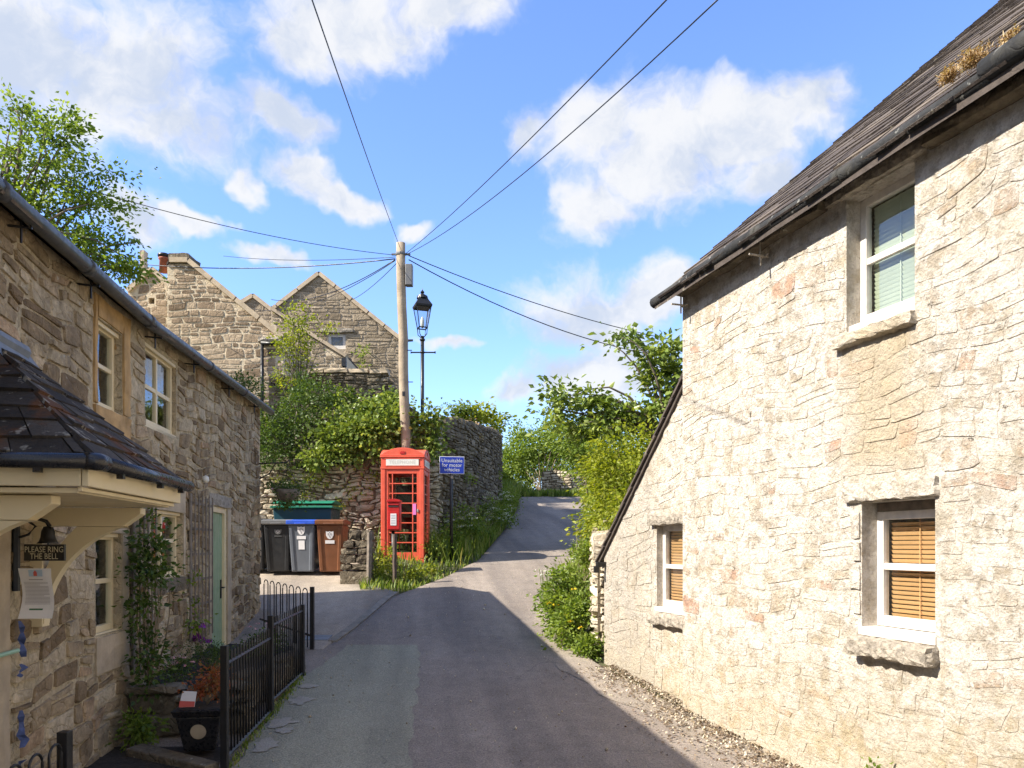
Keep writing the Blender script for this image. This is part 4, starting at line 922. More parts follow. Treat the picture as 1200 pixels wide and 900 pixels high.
b = MB(LTF); b.box(LE-.06, LE-.01, .0, .12, 1.40, 1.46); b.box(LE-.055, LE-.015, .09, .15, 1.33, 1.41); put('wall_lamp', b, M['black_iron'], LT, bevel=.004)

# ------------------------------------------------------------------ houses up the hill
def gable_house(name, label, Y, pts, base_z, stone, mortar, su, sv, depth=7.0, seed=60, limit=300, verge='coping', holes=(), ov=.0, proud=.018, cat='house', vleft=True, vright=True, vw=.16, skew=0.0):
    """a gable end facing the lane; pts = roofline across the picture, left foot to right foot"""
    W_ = [P(x, y, Y) for x, y in pts]; xs = [p.x for p in W_]; zs = [p.z for p in W_]
    e = empty(name, (sum(xs)/len(xs), Y+depth/2, base_z), label, cat)
    fr = lambda u, d, v: Vector((u, Y-d, v))
    top = lambda u: float(np.interp(u, xs, zs))
    lim = [h[:4] for h in holes]
    mb = MB(fr); cuts = sorted(set(xs)|{h[0] for h in holes}|{h[1] for h in holes})
    for a, b in zip(cuts, cuts[1:]):
        lo = base_z
        for h in holes:
            if h[0] <= a+1e-6 and h[1] >= b-1e-6: mb.quad((a, 0, lo), (b, 0, lo), (b, 0, h[2]), (a, 0, h[2])); lo = h[3]
        mb.quad((a, 0, lo), (b, 0, lo), (b, 0, top(b)), (a, 0, top(a)))
    for h in holes: mb.quad((h[0], -.3, h[2]), (h[1], -.3, h[2]), (h[1], -.3, h[3]), (h[0], -.3, h[3])); mb.quad((h[0], 0, h[2]), (h[0], -.3, h[2]), (h[0], -.3, h[3]), (h[0], 0, h[3])); mb.quad((h[1], 0, h[2]), (h[1], -.3, h[2]), (h[1], -.3, h[3]), (h[1], 0, h[3])); mb.quad((h[0], 0, h[3]), (h[0], -.3, h[3]), (h[1], -.3, h[3]), (h[1], 0, h[3])); mb.quad((h[0], 0, h[2]), (h[0], -.3, h[2]), (h[1], -.3, h[2]), (h[1], 0, h[2]))
    for x, z in ((xs[0], zs[0]), (xs[-1], zs[-1])): mb.quad((x, 0, base_z), (x+skew*depth, -depth, base_z), (x+skew*depth, -depth, z), (x, 0, z))
    wall = put('wall', mb, mortar, e, fix=False)
    stones(wall, fr, xs[0], xs[-1], base_z+.2, max(zs), su, sv, stone, proud, .026, [pad(h) for h in lim], lambda u: top(u)-.02, jit=.35, seed=seed, limit=limit, big=.15)
    rf = MB(fr)
    for (a, za), (b, zb) in zip(zip(xs, zs), zip(xs[1:], zs[1:])): rf.prism([(a, .05, za+.01), (b, .05, zb+.01), (b+skew*depth, -depth, zb+.01), (a+skew*depth, -depth, za+.01)], [(a, .05, za+.08), (b, .05, zb+.08), (b+skew*depth, -depth, zb+.08), (a+skew*depth, -depth, za+.08)])
    roof = put('roof', rf, M['slate'], e)
    for (a, za), (b, zb) in zip(zip(xs, zs), zip(xs[1:], zs[1:])):        # verge stones, laid end to end
        if (zb > za and not vleft) or (zb < za and not vright): continue
        L = math.hypot(b-a, zb-za); n = max(1, int(L/.75)); nx, nz = -(zb-za)/L, (b-a)/L
        for k in range(n):
            f0, f1 = k/n+.006, (k+1)/n-.006; p = (a+(b-a)*f0, za+(zb-za)*f0); q = (a+(b-a)*f1, za+(zb-za)*f1); h = vw*.5
            s = MB(fr); lo = [(p[0]-nx*h*.7, .10, p[1]-nz*h*.7), (q[0]-nx*h*.7, .10, q[1]-nz*h*.7), (q[0]+nx*h, .10, q[1]+nz*h), (p[0]+nx*h, .10, p[1]+nz*h)]
            s.prism(lo, [(w[0], -.25, w[2]) for w in lo]); put('verge_stone', s, M[verge], roof)
    return e, fr, wall
hA, fA, wA = gable_house('gabled_house', 'lit brown stone gable house with pale pointing and a stub of chimney', 22, [(196, 312), (200, 306), (221, 306), (332, 397)], 3.4, M['gable_stone'], M['gable_mortar'], .42, .19, 8, 61, 300, vleft=False)
c = MB(fA); a = P(197, 306, 22); b = P(222, 298, 22); c.rough(a.x, b.x, -.8, .03, a.z-.1, b.z+.05, .02, 4, 3, 2); ch = put('chimney', c, M['old_wall'], hA, True)
c = MB(); q = P(192, 309, 22.3); c.lathe([(.13, -.25), (.12, .10), (.15, .12), (.15, .16), (.12, .18)], tuple(q), 12); put('chimney_pot', c, M['terracotta'], ch, True)
c = MB(); c.lathe([(.13, .18), (.17, .20), (.17, .26), (.14, .28)], tuple(q), 12); put('chimney_cap', c, M['black_iron'], ch, True)
c = MB(); a = P(308, 404, 21.95); c.tube([tuple(a+Vector((0, -.06, 0))), (a.x, a.y-.06, 4.6)], .05, 8); c.box(a.x-.02, a.x+.55, a.y-.12, a.y-.02, a.z-.02, a.z+.06); put('drain_pipe', c, M['black_iron'], hA, True)
c = MB(fA); a = P(303, 402, 22); c.rough(a.x, a.x+.68, -.1, .14, a.z, a.z+.16, .015, 4, 2, 2); put('ledge_stone', c, M['sill'], hA, True)
hL = P(157, 336, 24)
hole = P(174, 356, 24), P(181, 349, 24)
hB_, _, _ = gable_house('gabled_house', 'small low gable with a slit opening left of the chimney stub', 24, [(150, 342), (179, 316), (203, 340)], 3.4, M['gable_stone'], M['gable_mortar'], .40, .2, 7, 62, 60, holes=[(hole[0].x, hole[1].x, hole[0].z, hole[1].z)])
c = MB(); a = P(165, 318, 24.4); b = P(171, 294, 24.4); c.rough(a.x, b.x, 24.3, 24.55, a.z-.3, b.z, .012, 2, 2, 4); put('chimney', c, M['coping'], hB_)
hC, _, _ = gable_house('gabled_house', 'narrow gable top peeping between the two larger stone gables', 27, [(262, 368), (297, 347), (346, 385)], 3.4, M['gable_grey_stone'], M['gable_grey_mortar'], .42, .2, 7, 63, 60)
q0, q1 = P(384, 409, 28), P(405, 391, 28)
hD, fD, wD = gable_house('gabled_house', 'tall grey stone gable behind the telegraph pole with small white window', 28, [(300, 378), (374, 321), (470, 398)], 3.4, M['gable_grey_stone'], M['gable_grey_mortar'], .40, .19, 8, 64, 290, holes=[(q0.x, q1.x, q0.z, q1.z)], proud=.025, skew=-.17)
window(hD, fD, q0.x, q1.x, q0.z, q1.z, -.06, [], [], M['white'], .11, hood=False)
c = MB(fD); c.rough(q0.x-.25, q1.x+.3, -.1, .12, q1.z+.02, q1.z+.18, .015, 5, 2, 2); put('lintel', c, M['sill'], hD, True)
# slate roof running off to the right behind that gable
c = MB(); a, b = P(446, 378, 31), P(466, 402, 31); c.prism([(a.x-1, 30.5, b.z), (b.x+.3, 30.5, b.z), (b.x+.3, 33.5, a.z), (a.x-1, 33.5, a.z)], [(a.x-1, 30.5, b.z-.1), (b.x+.3, 30.5, b.z-.1), (b.x+.3, 33.5, a.z-.1), (a.x-1, 33.5, a.z-.1)]); c.box(a.x-1, b.x-.4, 30.7, 33.3, 3.5, b.z-.1); put('rear_wing', c, M['slate'], hD)
hE, fE, wE = gable_house('outbuilding', 'low sloping outhouse wall between the sapling and the grey gable', 24.5, [(318, 362), (374, 398), (406, 418)], 3.4, M['gable_grey_stone'], M['gable_mortar'], .38, .18, 3, 66, 80, cat='outhouse', vw=.12)
c = MB(fE); a = P(404, 420, 24.5); c.tube([(a.x, .08, a.z), (a.x, .08, a.z-.9)], .05, 6); c.box(a.x-.07, a.x+.07, .03, .16, a.z-.28, a.z-.02); put('drain_pipe', c, M['black_iron'], hE)

# ------------------------------------------------------------------ garden and lane walls
RFm = PathFrame(RET, True)
rtop = lambda u: float(np.interp(u, [0, 3.2, 5.6, 6.6, 7.4, 8.2, 10, 12, 14.5, 17], [3.35, 3.40, 3.50, 3.9, 4.55, 4.72, 4.85, 5.05, 5.30, 5.45]))
ret = empty('retaining_wall', RFm(7, -.2, 1), 'dry-stone retaining wall curving from behind the bins round the red kiosk', 'stone wall')
mb = MB(RFm); n = 60; UL = RFm.len
rbase = lambda u: profile(RFm(u, 0, 0).y)-.2
for i in range(n):
    a, b = UL*i/n, UL*(i+1)/n
    mb.quad((a, 0, rbase(a)), (b, 0, rbase(b)), (b, 0, rtop(b)-.03), (a, 0, rtop(a)-.03)); mb.quad((a, -.45, rbase(a)), (b, -.45, rbase(b)), (b, -.45, rtop(b)-.03), (a, -.45, rtop(a)-.03)); mb.quad((a, 0, rtop(a)-.03), (b, 0, rtop(b)-.03), (b, -.45, rtop(b)-.03), (a, -.45, rtop(a)-.03))
mb.quad((UL, 0, rbase(UL)), (UL, -.45, rbase(UL)), (UL, -.45, rtop(UL)), (UL, 0, rtop(UL)))
rwl = put('core', mb, M['dark_joint'], ret, fix=False)
SPLIT = 7.6
stones(rwl, RFm, 2.6, SPLIT, .9, 5.3, .23, .10, M['rubble'], .055, .008, (), lambda u: rtop(u), rbase, jit=1.0, seed=71, limit=190, big=.15)
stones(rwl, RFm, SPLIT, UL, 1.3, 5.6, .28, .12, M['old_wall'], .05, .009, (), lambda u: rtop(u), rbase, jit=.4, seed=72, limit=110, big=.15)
R = random.Random(6); u = 5.8
while u < UL-.1:                                                     # rough coping
    w = R.uniform(.25, .55); s = MB(RFm); h = R.uniform(.06, .13); s.rough(u, min(UL, u+w-.02), -.44, .05, rtop(u)-.03, rtop(u)+h, .02, 3, 2, 2); put('coping_stone', s, M['old_wall'], rwl, True); u += w
# the upper garden wall, darker, below the grey gable
UFr = PathFrame([(-6.2, 19.6), (-4.7, 19.4), (-3.0, 19.3), (-2.35, 19.4)], True)
up = empty('garden_wall', UFr(2, -.2, 3.5), 'dark weathered garden wall with flat coping above the ivy bank', 'stone wall')
utop = lambda u: float(np.interp(u, [0, 1.3, 2.9, 3.2, 3.3, 3.95], [6.0, 6.05, 6.0, 5.95, 5.4, 5.0]))
mb = MB(UFr)
for i in range(12):
    a, b = UFr.len*i/12, UFr.len*(i+1)/12; mb.quad((a, 0, 3), (b, 0, 3), (b, 0, utop(b)-.02), (a, 0, utop(a)-.02)); mb.quad((a, 0, utop(a)-.02), (b, 0, utop(b)-.02), (b, -.4, utop(b)-.02), (a, -.4, utop(a)-.02)); mb.quad((a, -.4, 3), (b, -.4, 3), (b, -.4, utop(b)-.02), (a, -.4, utop(a)-.02))
uo = put('core', mb, M['dark_joint'], up, fix=False)
stones(uo, UFr, 0, UFr.len, 4.0, 6.1, .24, .11, M['old_wall'], .05, .009, (), utop, jit=.4, seed=75, limit=120)
u = 1.0
while u < 3.0:
    w = R.uniform(.45, .7); s = MB(UFr); s.rough(u, u+w-.02, -.42, .06, utop(u)-.02, utop(u)+.10, .012, 3, 2, 2); put('coping_stone', s, M['coping'], uo, True); u += w
# low dry-stone wall along the right of the lane
DFr = PathFrame([(1.06, 9.50), (1.12, 10.2), (1.26, 11.6), (1.5, 13.2), (1.95, 15.5), (2.4, 18)], False)
dtop = lambda u: profile(DFr(u, 0, 0).y)+float(np.interp(u, [0, .5, 1.2, 3, 6, 9], [1.25, 1.33, 1.3, 1.2, 1.1, 1.0]))
dbase = lambda u: profile(DFr(u, 0, 0).y)-.1
dw = empty('dry_stone_wall', DFr(2, -.2, .4), 'tumbled pale dry-stone wall running up the lane from the lean-to corner', 'stone wall')
mb = MB(DFr); n = 24
for i in range(n):
    a, b = DFr.len*i/n, DFr.len*(i+1)/n
    mb.quad((a, 0, dbase(a)), (b, 0, dbase(b)), (b, 0, dtop(b)-.04), (a, 0, dtop(a)-.04)); mb.quad((a, 0, dtop(a)-.04), (b, 0, dtop(b)-.04), (b, -.45, dtop(b)-.04), (a, -.45, dtop(a)-.04)); mb.quad((a, -.45, dbase(a)), (b, -.45, dbase(b)), (b, -.45, dtop(b)-.04), (a, -.45, dtop(a)-.04))
mb.quad((0, 0, dbase(0)), (0, -.45, dbase(0)), (0, -.45, dtop(0)-.04), (0, 0, dtop(0)-.04))
do = put('core', mb, M['dark_joint'], dw, fix=False)
stones(do, DFr, 0, DFr.len, .1, 3.0, .20, .10, M['rubble'], .07, .008, (), dtop, dbase, jit=.8, seed=81, limit=150)
stones(do, lambda u, d, v: DFr(-d, -u, v), 0.02, .45, .15, 1.55, .17, .09, M['rubble'], .05, .008, (), lambda u: dtop(0), jit=.5, seed=82, limit=40)
u = 0
while u < DFr.len-.2:
    w = R.uniform(.12, .28); s = MB(DFr); s.rough(u, u+w-.01, -.43, .06, dtop(u)-.05, dtop(u)+R.uniform(.05, .13), .02, 2, 2, 2); put('coping_stone', s, M['rubble'], do, True); u += w
# wall at the bend
BFr = PathFrame([(1.35, 35.2), (2.6, 34.5), (4.2, 34.9)], True)
bw = empty('field_wall', BFr(1.5, -.2, 4), 'short pale field wall at the top bend of the lane', 'stone wall')
btop = lambda u: 5.05+.05*math.sin(u*2)
mb = MB(BFr)
for i in range(8):
    a, b = BFr.len*i/8, BFr.len*(i+1)/8; mb.quad((a, 0, 3.3), (b, 0, 3.3), (b, 0, btop(b)), (a, 0, btop(a))); mb.quad((a, 0, btop(a)), (b, 0, btop(b)), (b, -.4, btop(b)), (a, -.4, btop(a))); mb.quad((a, -.4, 3.3), (b, -.4, 3.3), (b, -.4, btop(b)), (a, -.4, btop(a)))
bo = put('core', mb, M['dark_joint'], bw, fix=False); stones(bo, BFr, 0, BFr.len, 3.7, 5.2, .30, .15, M['rubble'], .06, .012, (), btop, jit=.4, seed=85, limit=60)
# stub of wall beside the brown bin
sb = empty('wall_stub', (-2.93, 14.4, .95), 'broken stub of stone wall between the brown bin and the wooden post', 'stone wall')
SBF = lambda u, d, v: Vector((-3.19+u, 14.25-d, v))
stop_ = lambda u: float(np.interp(u, [0, .12, .2, .34, .5, .6], [1.55, 1.6, 1.75, 1.93, 1.97, 1.9]))
z = .9; R = random.Random(12)
for h in (.30, .13, .17, .12, .14, .20):
    u = 0.0 if z > 1.3 else -.03
    a0 = {0: 0, 1: .0, 2: .0, 3: .02, 4: .06, 5: .16}[[.30, .13, .17, .12, .14, .20].index(h)] if True else 0
    u = a0; first = True
    while u < .56:
        w = .55 if h == .30 else R.uniform(.2, .36)
        if .58-(u+w) < .12: w = .58-u
        s = MB(SBF); s.rough(u, u+w-.012, -.38+R.uniform(0, .03), R.uniform(0, .05), z, z+h-.01, .014, 3, 2, 2); s.tint = [R.random()]*len(s.v); put('stone', s, M['old_wall'], sb, True); u += w
    z += h

# ------------------------------------------------------------------ the red kiosk
def at(x, y, z, yaw=0.0):
    c, s = math.cos(yaw), math.sin(yaw); return lambda a, b, h: Vector((x+a*c-b*s, y+a*s+b*c, z+h))
KX, KY, KZ = -2.26, 16.37, profile(15.95)-.03
KF = at(KX, KY, KZ, math.radians(-1.5))
kio = empty('telephone_kiosk', KF(0, 0, 0), 'faded red domed telephone kiosk with small paned windows at the lane edge', 'phone box')
b = MB(KF); h = .457
b.box(-h, h, -h, h, 0, .16); put('plinth', b, M['red'], kio, bevel=.008)
for sx in (-1, 1):
    for sy in (-1, 1):
        b = MB(KF); x0, x1 = sorted((sx*h*.985, sx*(h-.10))); y0, y1 = sorted((sy*h*.985, sy*(h-.10))); b.box(x0, x1, y0, y1, .161, 2.03); put('corner_post', b, M['red'], kio, bevel=.012)
b = MB(KF); b.box(-h, h, -h, h, 2.031, 2.07); b.box(-h*.975, h*.975, -h*.975, h*.975, 2.071, 2.27); b.box(-h*1.02, h*1.02, -h*1.02, h*1.02, 2.271, 2.30); put('fascia', b, M['red'], kio, bevel=.006)
def arch(a, r): return [(a*math.sin(t)/math.sin(r), (math.cos(t)-math.cos(r))*a/math.sin(r)) for t in np.linspace(-r, r, 13)]
b = MB(KF); ar = arch(h*1.0, .66)
lo = [(-h*1.0, -h*1.0, 2.301)]+[(x, -h*1.0, 2.30+z*.92+.03) for x, z in ar]+[(h*1.0, -h*1.0, 2.301)]; b.prism(lo, [(x, h*1.0, z) for x, y, z in lo])
lo = [(y*1.004, x*1.004, z) for x, y, z in lo]; b.prism(lo, [(h*1.004, y, z) for x, y, z in lo]); put('dome_roof', b, M['red'], kio, bevel=.006)
def side(rot):
    c, s = round(math.cos(rot)), round(math.sin(rot)); return lambda a, b, z: KF(a*c-b*s, a*s+b*c, z)
for k, rot in enumerate((0, PI/2, -PI/2, PI)):
    F_ = side(rot); b = MB(F_); w = h-.10
    fr_ = 'door' if k == 0 else 'glazed_side'
    b.box(-w, -w+.06, -h*.95, -h*.95+.045, .162, 2.028); b.box(w-.06, w, -h*.95, -h*.95+.045, .162, 2.028); b.box(-w+.061, w-.061, -h*.95, -h*.95+.045, .162, .30); b.box(-w+.061, w-.061, -h*.95, -h*.95+.045, 1.935, 2.028)
    gx0, gx1, gz0, gz1 = -w+.061, w-.061, .30, 1.935; xs = [gx0, gx0+.085, gx1-.085, gx1]; nz = 8
    for x in xs[1:3]: b.box(x-.011, x+.011, -h*.95+.004, -h*.95+.034, gz0, gz1)
    zs = [gz0+(gz1-gz0)*i/nz for i in range(nz+1)]
    for z in zs[1:-1]: b.box(gx0, gx1, -h*.95+.007, -h*.95+.031, z-.011, z+.011)
    d = put(fr_, b, M['red'], kio, bevel=.003)
    for i in range(3):
        for j in range(nz):
            p = MB(F_); p.box(xs[i]+.012, xs[i+1]-.012, -h*.95+.015, -h*.95+.021, zs[j]+.012, zs[j+1]-.012); put('pane', p, M['box_glass'], d)
    s = MB(F_); s.box(-.34, .34, -h*.975-.012, -h*.975-.002, 2.10, 2.235); sn = put('telephone_sign', s, M['sign_white'], kio, bevel=.003)
    text_mesh('lettering', 'TELEPHONE', .105, lambda x, y: F_(x*.92, -h*.975-.0145, 2.167+y), M['letter_grey'], sn, spacing=1.06)
    s = MB(F_); 
    for x0, x1, z0, z1 in ((-.37, .37, 2.24, 2.255), (-.37, .37, 2.078, 2.093)): s.box(x0, x1, -h*.975-.016, -h*.975-.001, z0, z1)
    put('sign_moulding', s, M['red'], kio)
    cr = [(-.045, 0), (.045, 0), (.055, .05), (.03, .03), (.018, .062), (0, .034), (-.018, .062), (-.03, .03), (-.055, .05)]
    s = MB(F_); s.prism([(x, -h*1.0-.001, 2.345+z) for x, z in cr], [(x, -h*1.0-.012, 2.345+z) for x, z in cr]); put('crown_emblem', s, M['red_dark'], kio)
    if k == 0:
        s = MB(F_); s.box(w-.055, w-.02, -h*.95-.03, -h*.95-.002, 1.13, 1.20); put('handle', s, M['sill'], d, bevel=.004)
        s = MB(F_); s.box(w-.145, w-.075, -h*.95-.006, -h*.95-.001, 1.08, 1.31); put('sticker', s, M['pink'], d)
b = MB(KF); b.box(-.26, .26, h-.10, h-.06, .8, 1.75); b.box(-.14, .14, h-.24, h-.10, 1.05, 1.5); put('backboard', b, M['dark'], kio)

# post box on its iron post, standing before the kiosk
PX, PYY = -2.315, 15.12; PZB = profile(PYY)
pb = empty('post_box', (PX, PYY, PZB), 'small red lamp post box on a black post in front of the kiosk door', 'post box')
F_ = at(PX, PYY, PZB)
b = MB(F_); b.tube([(-.03, .02, -.1), (-.03, .02, .93)], .032, 8); put('post', b, M['black_iron'], pb, True)
b = MB(F_); b.box(-.122, .122, -.12, .12, .88, 1.44); o = put('body', b, M['red_dark'], pb, bevel=.012)
b = MB(F_); b.box(-.135, .135, -.145, .13, 1.441, 1.475); pr_ = arch(.135, .5); lo = [(x, -.145, 1.476+z*.6) for x, z in pr_]; b.prism(lo, [(x, .13, z) for x, y, z in lo]); put('hood', b, M['red_dark'], pb, bevel=.006)
b = MB(F_); b.box(-.10, .10, -.128, -.121, 1.34, 1.37); put('slot', b, M['dark'], pb)
b = MB(F_); b.box(-.105, .105, -.135, -.121, 1.375, 1.395); b.box(-.11, .11, -.128, -.121, .905, 1.25); put('front_door', b, M['red_dark'], pb, bevel=.004)
b = MB(F_); b.box(-.058, .058, -.134, -.129, .98, 1.21); pl = put('collection_plate', b, M['paper'], pb)
b = MB(F_)
for z in (1.17, 1.14, 1.11, 1.07, 1.04, 1.01): b.box(-.045, .04, -.136, -.1345, z, z+.009)
put('printed_line', b, M['print'], pl)

def post_thing(px, py0, py1, w, lab, mat, tilt=.0, name='wooden_post', square=True):
    g = G(px, py1); z1 = EYE-(py0-HY)/FPX*g.y
    e = empty(name, tuple(g), lab, 'post'); b = MB()
    n = 6; R = random.Random(int(px)); pts = [(g.x+tilt*(k/n)+R.uniform(-.004, .004), g.y+R.uniform(-.004, .004), g.z-.15+(z1-g.z+.15)*k/n) for k in range(n+1)]
    b.tube(pts, [w*.5*R.uniform(.92, 1.06) for _ in pts], 6); o = put('shaft', b, mat, e); return e
post_thing(432, 624, 686, .10, 'grey weathered wooden post beside the broken wall stub', M['wood'], .02)
post_thing(462.5, 626, 685, .085, 'rusty brown post standing just in front of the small red post box', M['rust'], .0, 'iron_post')

# blue road sign
sgx, sgy = -1.28, 16.35; sz = profile(sgy)+.1
rs = empty('road_sign', (sgx, sgy, sz), 'small blue road sign with white lettering beside the curved wall', 'road sign')
F_ = at(sgx, sgy, 0, math.radians(8)); zt = P(530, 535, sgy).z; zb_ = P(530, 555.5, sgy).z
b = MB(F_); b.tube([(-.01, .035, sz-.2), (-.01, .035, zt-.05)], .035, 10); post = put('post', b, M['black_iron'], rs, True)
b = MB(F_); b.box(-.028, .028, .0, .07, zb_-.10, zb_-.03); put('bracket', b, M['sill'], rs)
b = MB(F_); b.box(-.265, .265, -.012, -.002, zb_, zt); put('plate', b, M['letter_white'], rs, bevel=.003)
b = MB(F_); b.box(-.253, .253, -.0155, -.0125, zb_+.012, zt-.012); pl = put('blue_face', b, M['sign_blue'], rs)
text_mesh('lettering', 'Unsuitable\nfor motor\nvehicles', .112, lambda x, y: F_(x*.94, -.0175, (zb_+zt)/2+y), M['letter_white'], pl, line=.86)

# telegraph pole
TPX, TPY = P(477, 520, 17.12).x, 17.12; ttop = P(469, 285, 17.12)
tp = empty('telegraph_pole', (TPX, TPY, 1.5), 'weathered wooden telegraph pole rising behind the red kiosk', 'telegraph pole')
b = MB(); n = 10; R = random.Random(3); base = Vector((TPX+.05, TPY, 1.35))
b.tube([tuple(base.lerp(ttop, k/n)+Vector((R.uniform(-.012, .012), 0, 0))) for k in range(n+1)], [.120-.02*k/n for k in range(n+1)], 12); put('shaft', b, M['pole'], tp, True)
T = lambda f: base.lerp(ttop, f)
b = MB(); q = T(.90); b.box(q.x+.10, q.x+.26, q.y-.09, q.y+.09, q.z-.25, q.z+.22); put('junction_box', b, M['lid_grey'], tp, bevel=.015)
b = MB(); q = T(.965); b.lathe([(.112, -.03), (.118, 0), (.112, .03)], tuple(q), 12); b.box(q.x-.2, q.x+.22, q.y-.02, q.y+.02, q.z-.02, q.z+.015); put('wire_ring', b, M['lid_grey'], tp)
b = MB(); q = T(.52); b.box(q.x-.03, q.x+.03, q.y-.15, q.y-.125, q.z-.05, q.z+.05); put('number_plate', b, M['black_iron'], tp)
for f in (.35, .45, .56, .66):
    b = MB(); q = T(f); b.tube([(q.x+.10, q.y-.04, q.z), (q.x+.20, q.y-.04, q.z)], .011, 5); put('climbing_step', b, M['black_iron'], tp)
hub = T(.965)
def wire(px0, end, sag, r, lab, off=(0, 0, 0)):
    a = hub+Vector(off); e = Vector(end); b = MB(); n = 18
    pts = [tuple(a.lerp(e, k/n)-Vector((0, 0, sag*4*(k/n)*(1-k/n)))) for k in range(n+1)]; b.tube(pts, r, 5)
    o = put('overhead_wire', b, M['black_iron'], None, True); props(o, lab, 'wire', 'wires running from the telegraph pole'); return o
wire(0, P(345, -60, 5.0), .04, 0.0060, 'wire climbing from the pole top to the upper left sky', (0, 0, .12))
wire(0, P(800, -20, 6.0), .10, 0.0067, 'upper of two wires rising right over the lane from the pole top', (.12, 0, .02))
wire(0, P(862, -20, 6.0), .22, 0.0067, 'lower of two wires rising right over the lane from the pole top', (.14, 0, .0))
wire(0, P(870, 412, 21), .30, 0.0105, 'thin wire sloping down to the right behind the limewashed cottage', (.18, 0, -.03))
wire(0, P(850, 425, 21), .52, 0.0120, 'thick wire sloping down to the right behind the limewashed cottage', (.18, 0, -.12))
wire(0, P(70, 212, 12), .16, 0.0067, 'wire sloping up left from the pole to the leafy tree', (-.1, 0, -.02))
wire(0, P(150, 308, 21.2), .18, 0.0128, 'thick level wire from the pole to the chimney stub', (-.12, 0, -.10))
wire(0, P(262, 300, 24), .10, 0.0075, 'faint level wire from the pole ending left beyond the gable', (-.12, 0, -.06))
wire(0, P(318, 351, 26.8), .35, 0.0105, 'wire dipping from the pole to the left slope of the grey gable', (-.12, 0, -.12))
wire(0, P(295, 362, 26.8), .42, 0.0090, 'wire dipping from the pole to the narrow gable top', (-.12, 0, -.14))
wire(0, P(411, 352, 27.8), .10, 0.0090, 'short steep wire from the pole to the right slope of the grey gable', (-.05, 0, -.16))

# street lamp
lx, lyy = P(495, 400, 19.6).x, 19.6; lz = 3.6
sl = empty('street_lamp', (lx, lyy, lz), 'black Victorian lantern street lamp with glass sides beside the pole', 'street lamp')
zL = lambda py: P(495, py, lyy).z
F_ = at(lx, lyy, 0, math.radians(20))
b = MB(F_); b.tube([(0, 0, lz), (0, 0, zL(394))], .045, 10); b.lathe([(.055, 0), (.065, .02), (.055, .05)], (0, 0, zL(414)), 10); b.lathe([(.05, 0), (.075, .04), (.05, .08)], (0, 0, zL(400)), 10); put('column', b, M['black_iron'], sl, True)
b = MB(at(lx, lyy, 0)); b.tube([(-.28, 0, zL(413)), (.32, 0, zL(413))], .018, 6); b.tube([(-.30, 0, zL(413)), (-.28, 0, zL(413))], .03, 6); b.tube([(.31, 0, zL(413)), (.34, 0, zL(413))], .03, 6); put('ladder_bar', b, M['black_iron'], sl)
z0, z1, z2 = zL(384.5), zL(361), zL(358.5)
b = MB(F_)
for i in range(4):
    a = PI/2*i+PI/4; a2 = a+PI/2
    b.tube([(.15*math.cos(a), .15*math.sin(a), z0), (.26*math.cos(a), .26*math.sin(a), z1)], .012, 5); b.tube([(.15*math.cos(a), .15*math.sin(a), z0), (.15*math.cos(a2), .15*math.sin(a2), z0)], .016, 5); b.tube([(.26*math.cos(a), .26*math.sin(a), z1), (.26*math.cos(a2), .26*math.sin(a2), z1)], .016, 5)
    b.tube([(.03*math.cos(a), .03*math.sin(a), zL(396)), (.13*math.cos(a), .13*math.sin(a), zL(392)), (.15*math.cos(a), .15*math.sin(a), z0)], .012, 5)
fr_ = put('lantern_frame', b, M['black_iron'], sl)
for i in range(4):
    a = PI/2*i+PI/4; a2 = a+PI/2; b = MB(F_); k = .97
    b.quad((.15*k*math.cos(a), .15*k*math.sin(a), z0), (.15*k*math.cos(a2), .15*k*math.sin(a2), z0), (.26*k*math.cos(a2), .26*k*math.sin(a2), z1), (.26*k*math.cos(a), .26*k*math.sin(a), z1)); put('pane', b, M['lamp_glass'], fr_)
b = MB(F_); b.lathe([(.29, z1+.01), (.30, z2), (.16, zL(350.5)), (.15, zL(349)), (.16, zL(348.5))], (0, 0, 0), 4, PI/4); b.lathe([(.15, zL(350)), (.13, zL(347)), (.06, zL(345)), (.03, zL(344)), (.055, zL(342.5)), (.03, zL(341)), (.012, zL(340)), (0, zL(337))], (0, 0, 0), 12); put('lantern_cap', b, M['black_iron'], sl)
b = MB(F_); b.lathe([(.02, z0), (.05, z0+.05), (.05, z0+.2), (.02, z0+.28), (0, z0+.3)], (0, 0, 0), 10); put('bulb', b, M['sign_white'], sl, True)

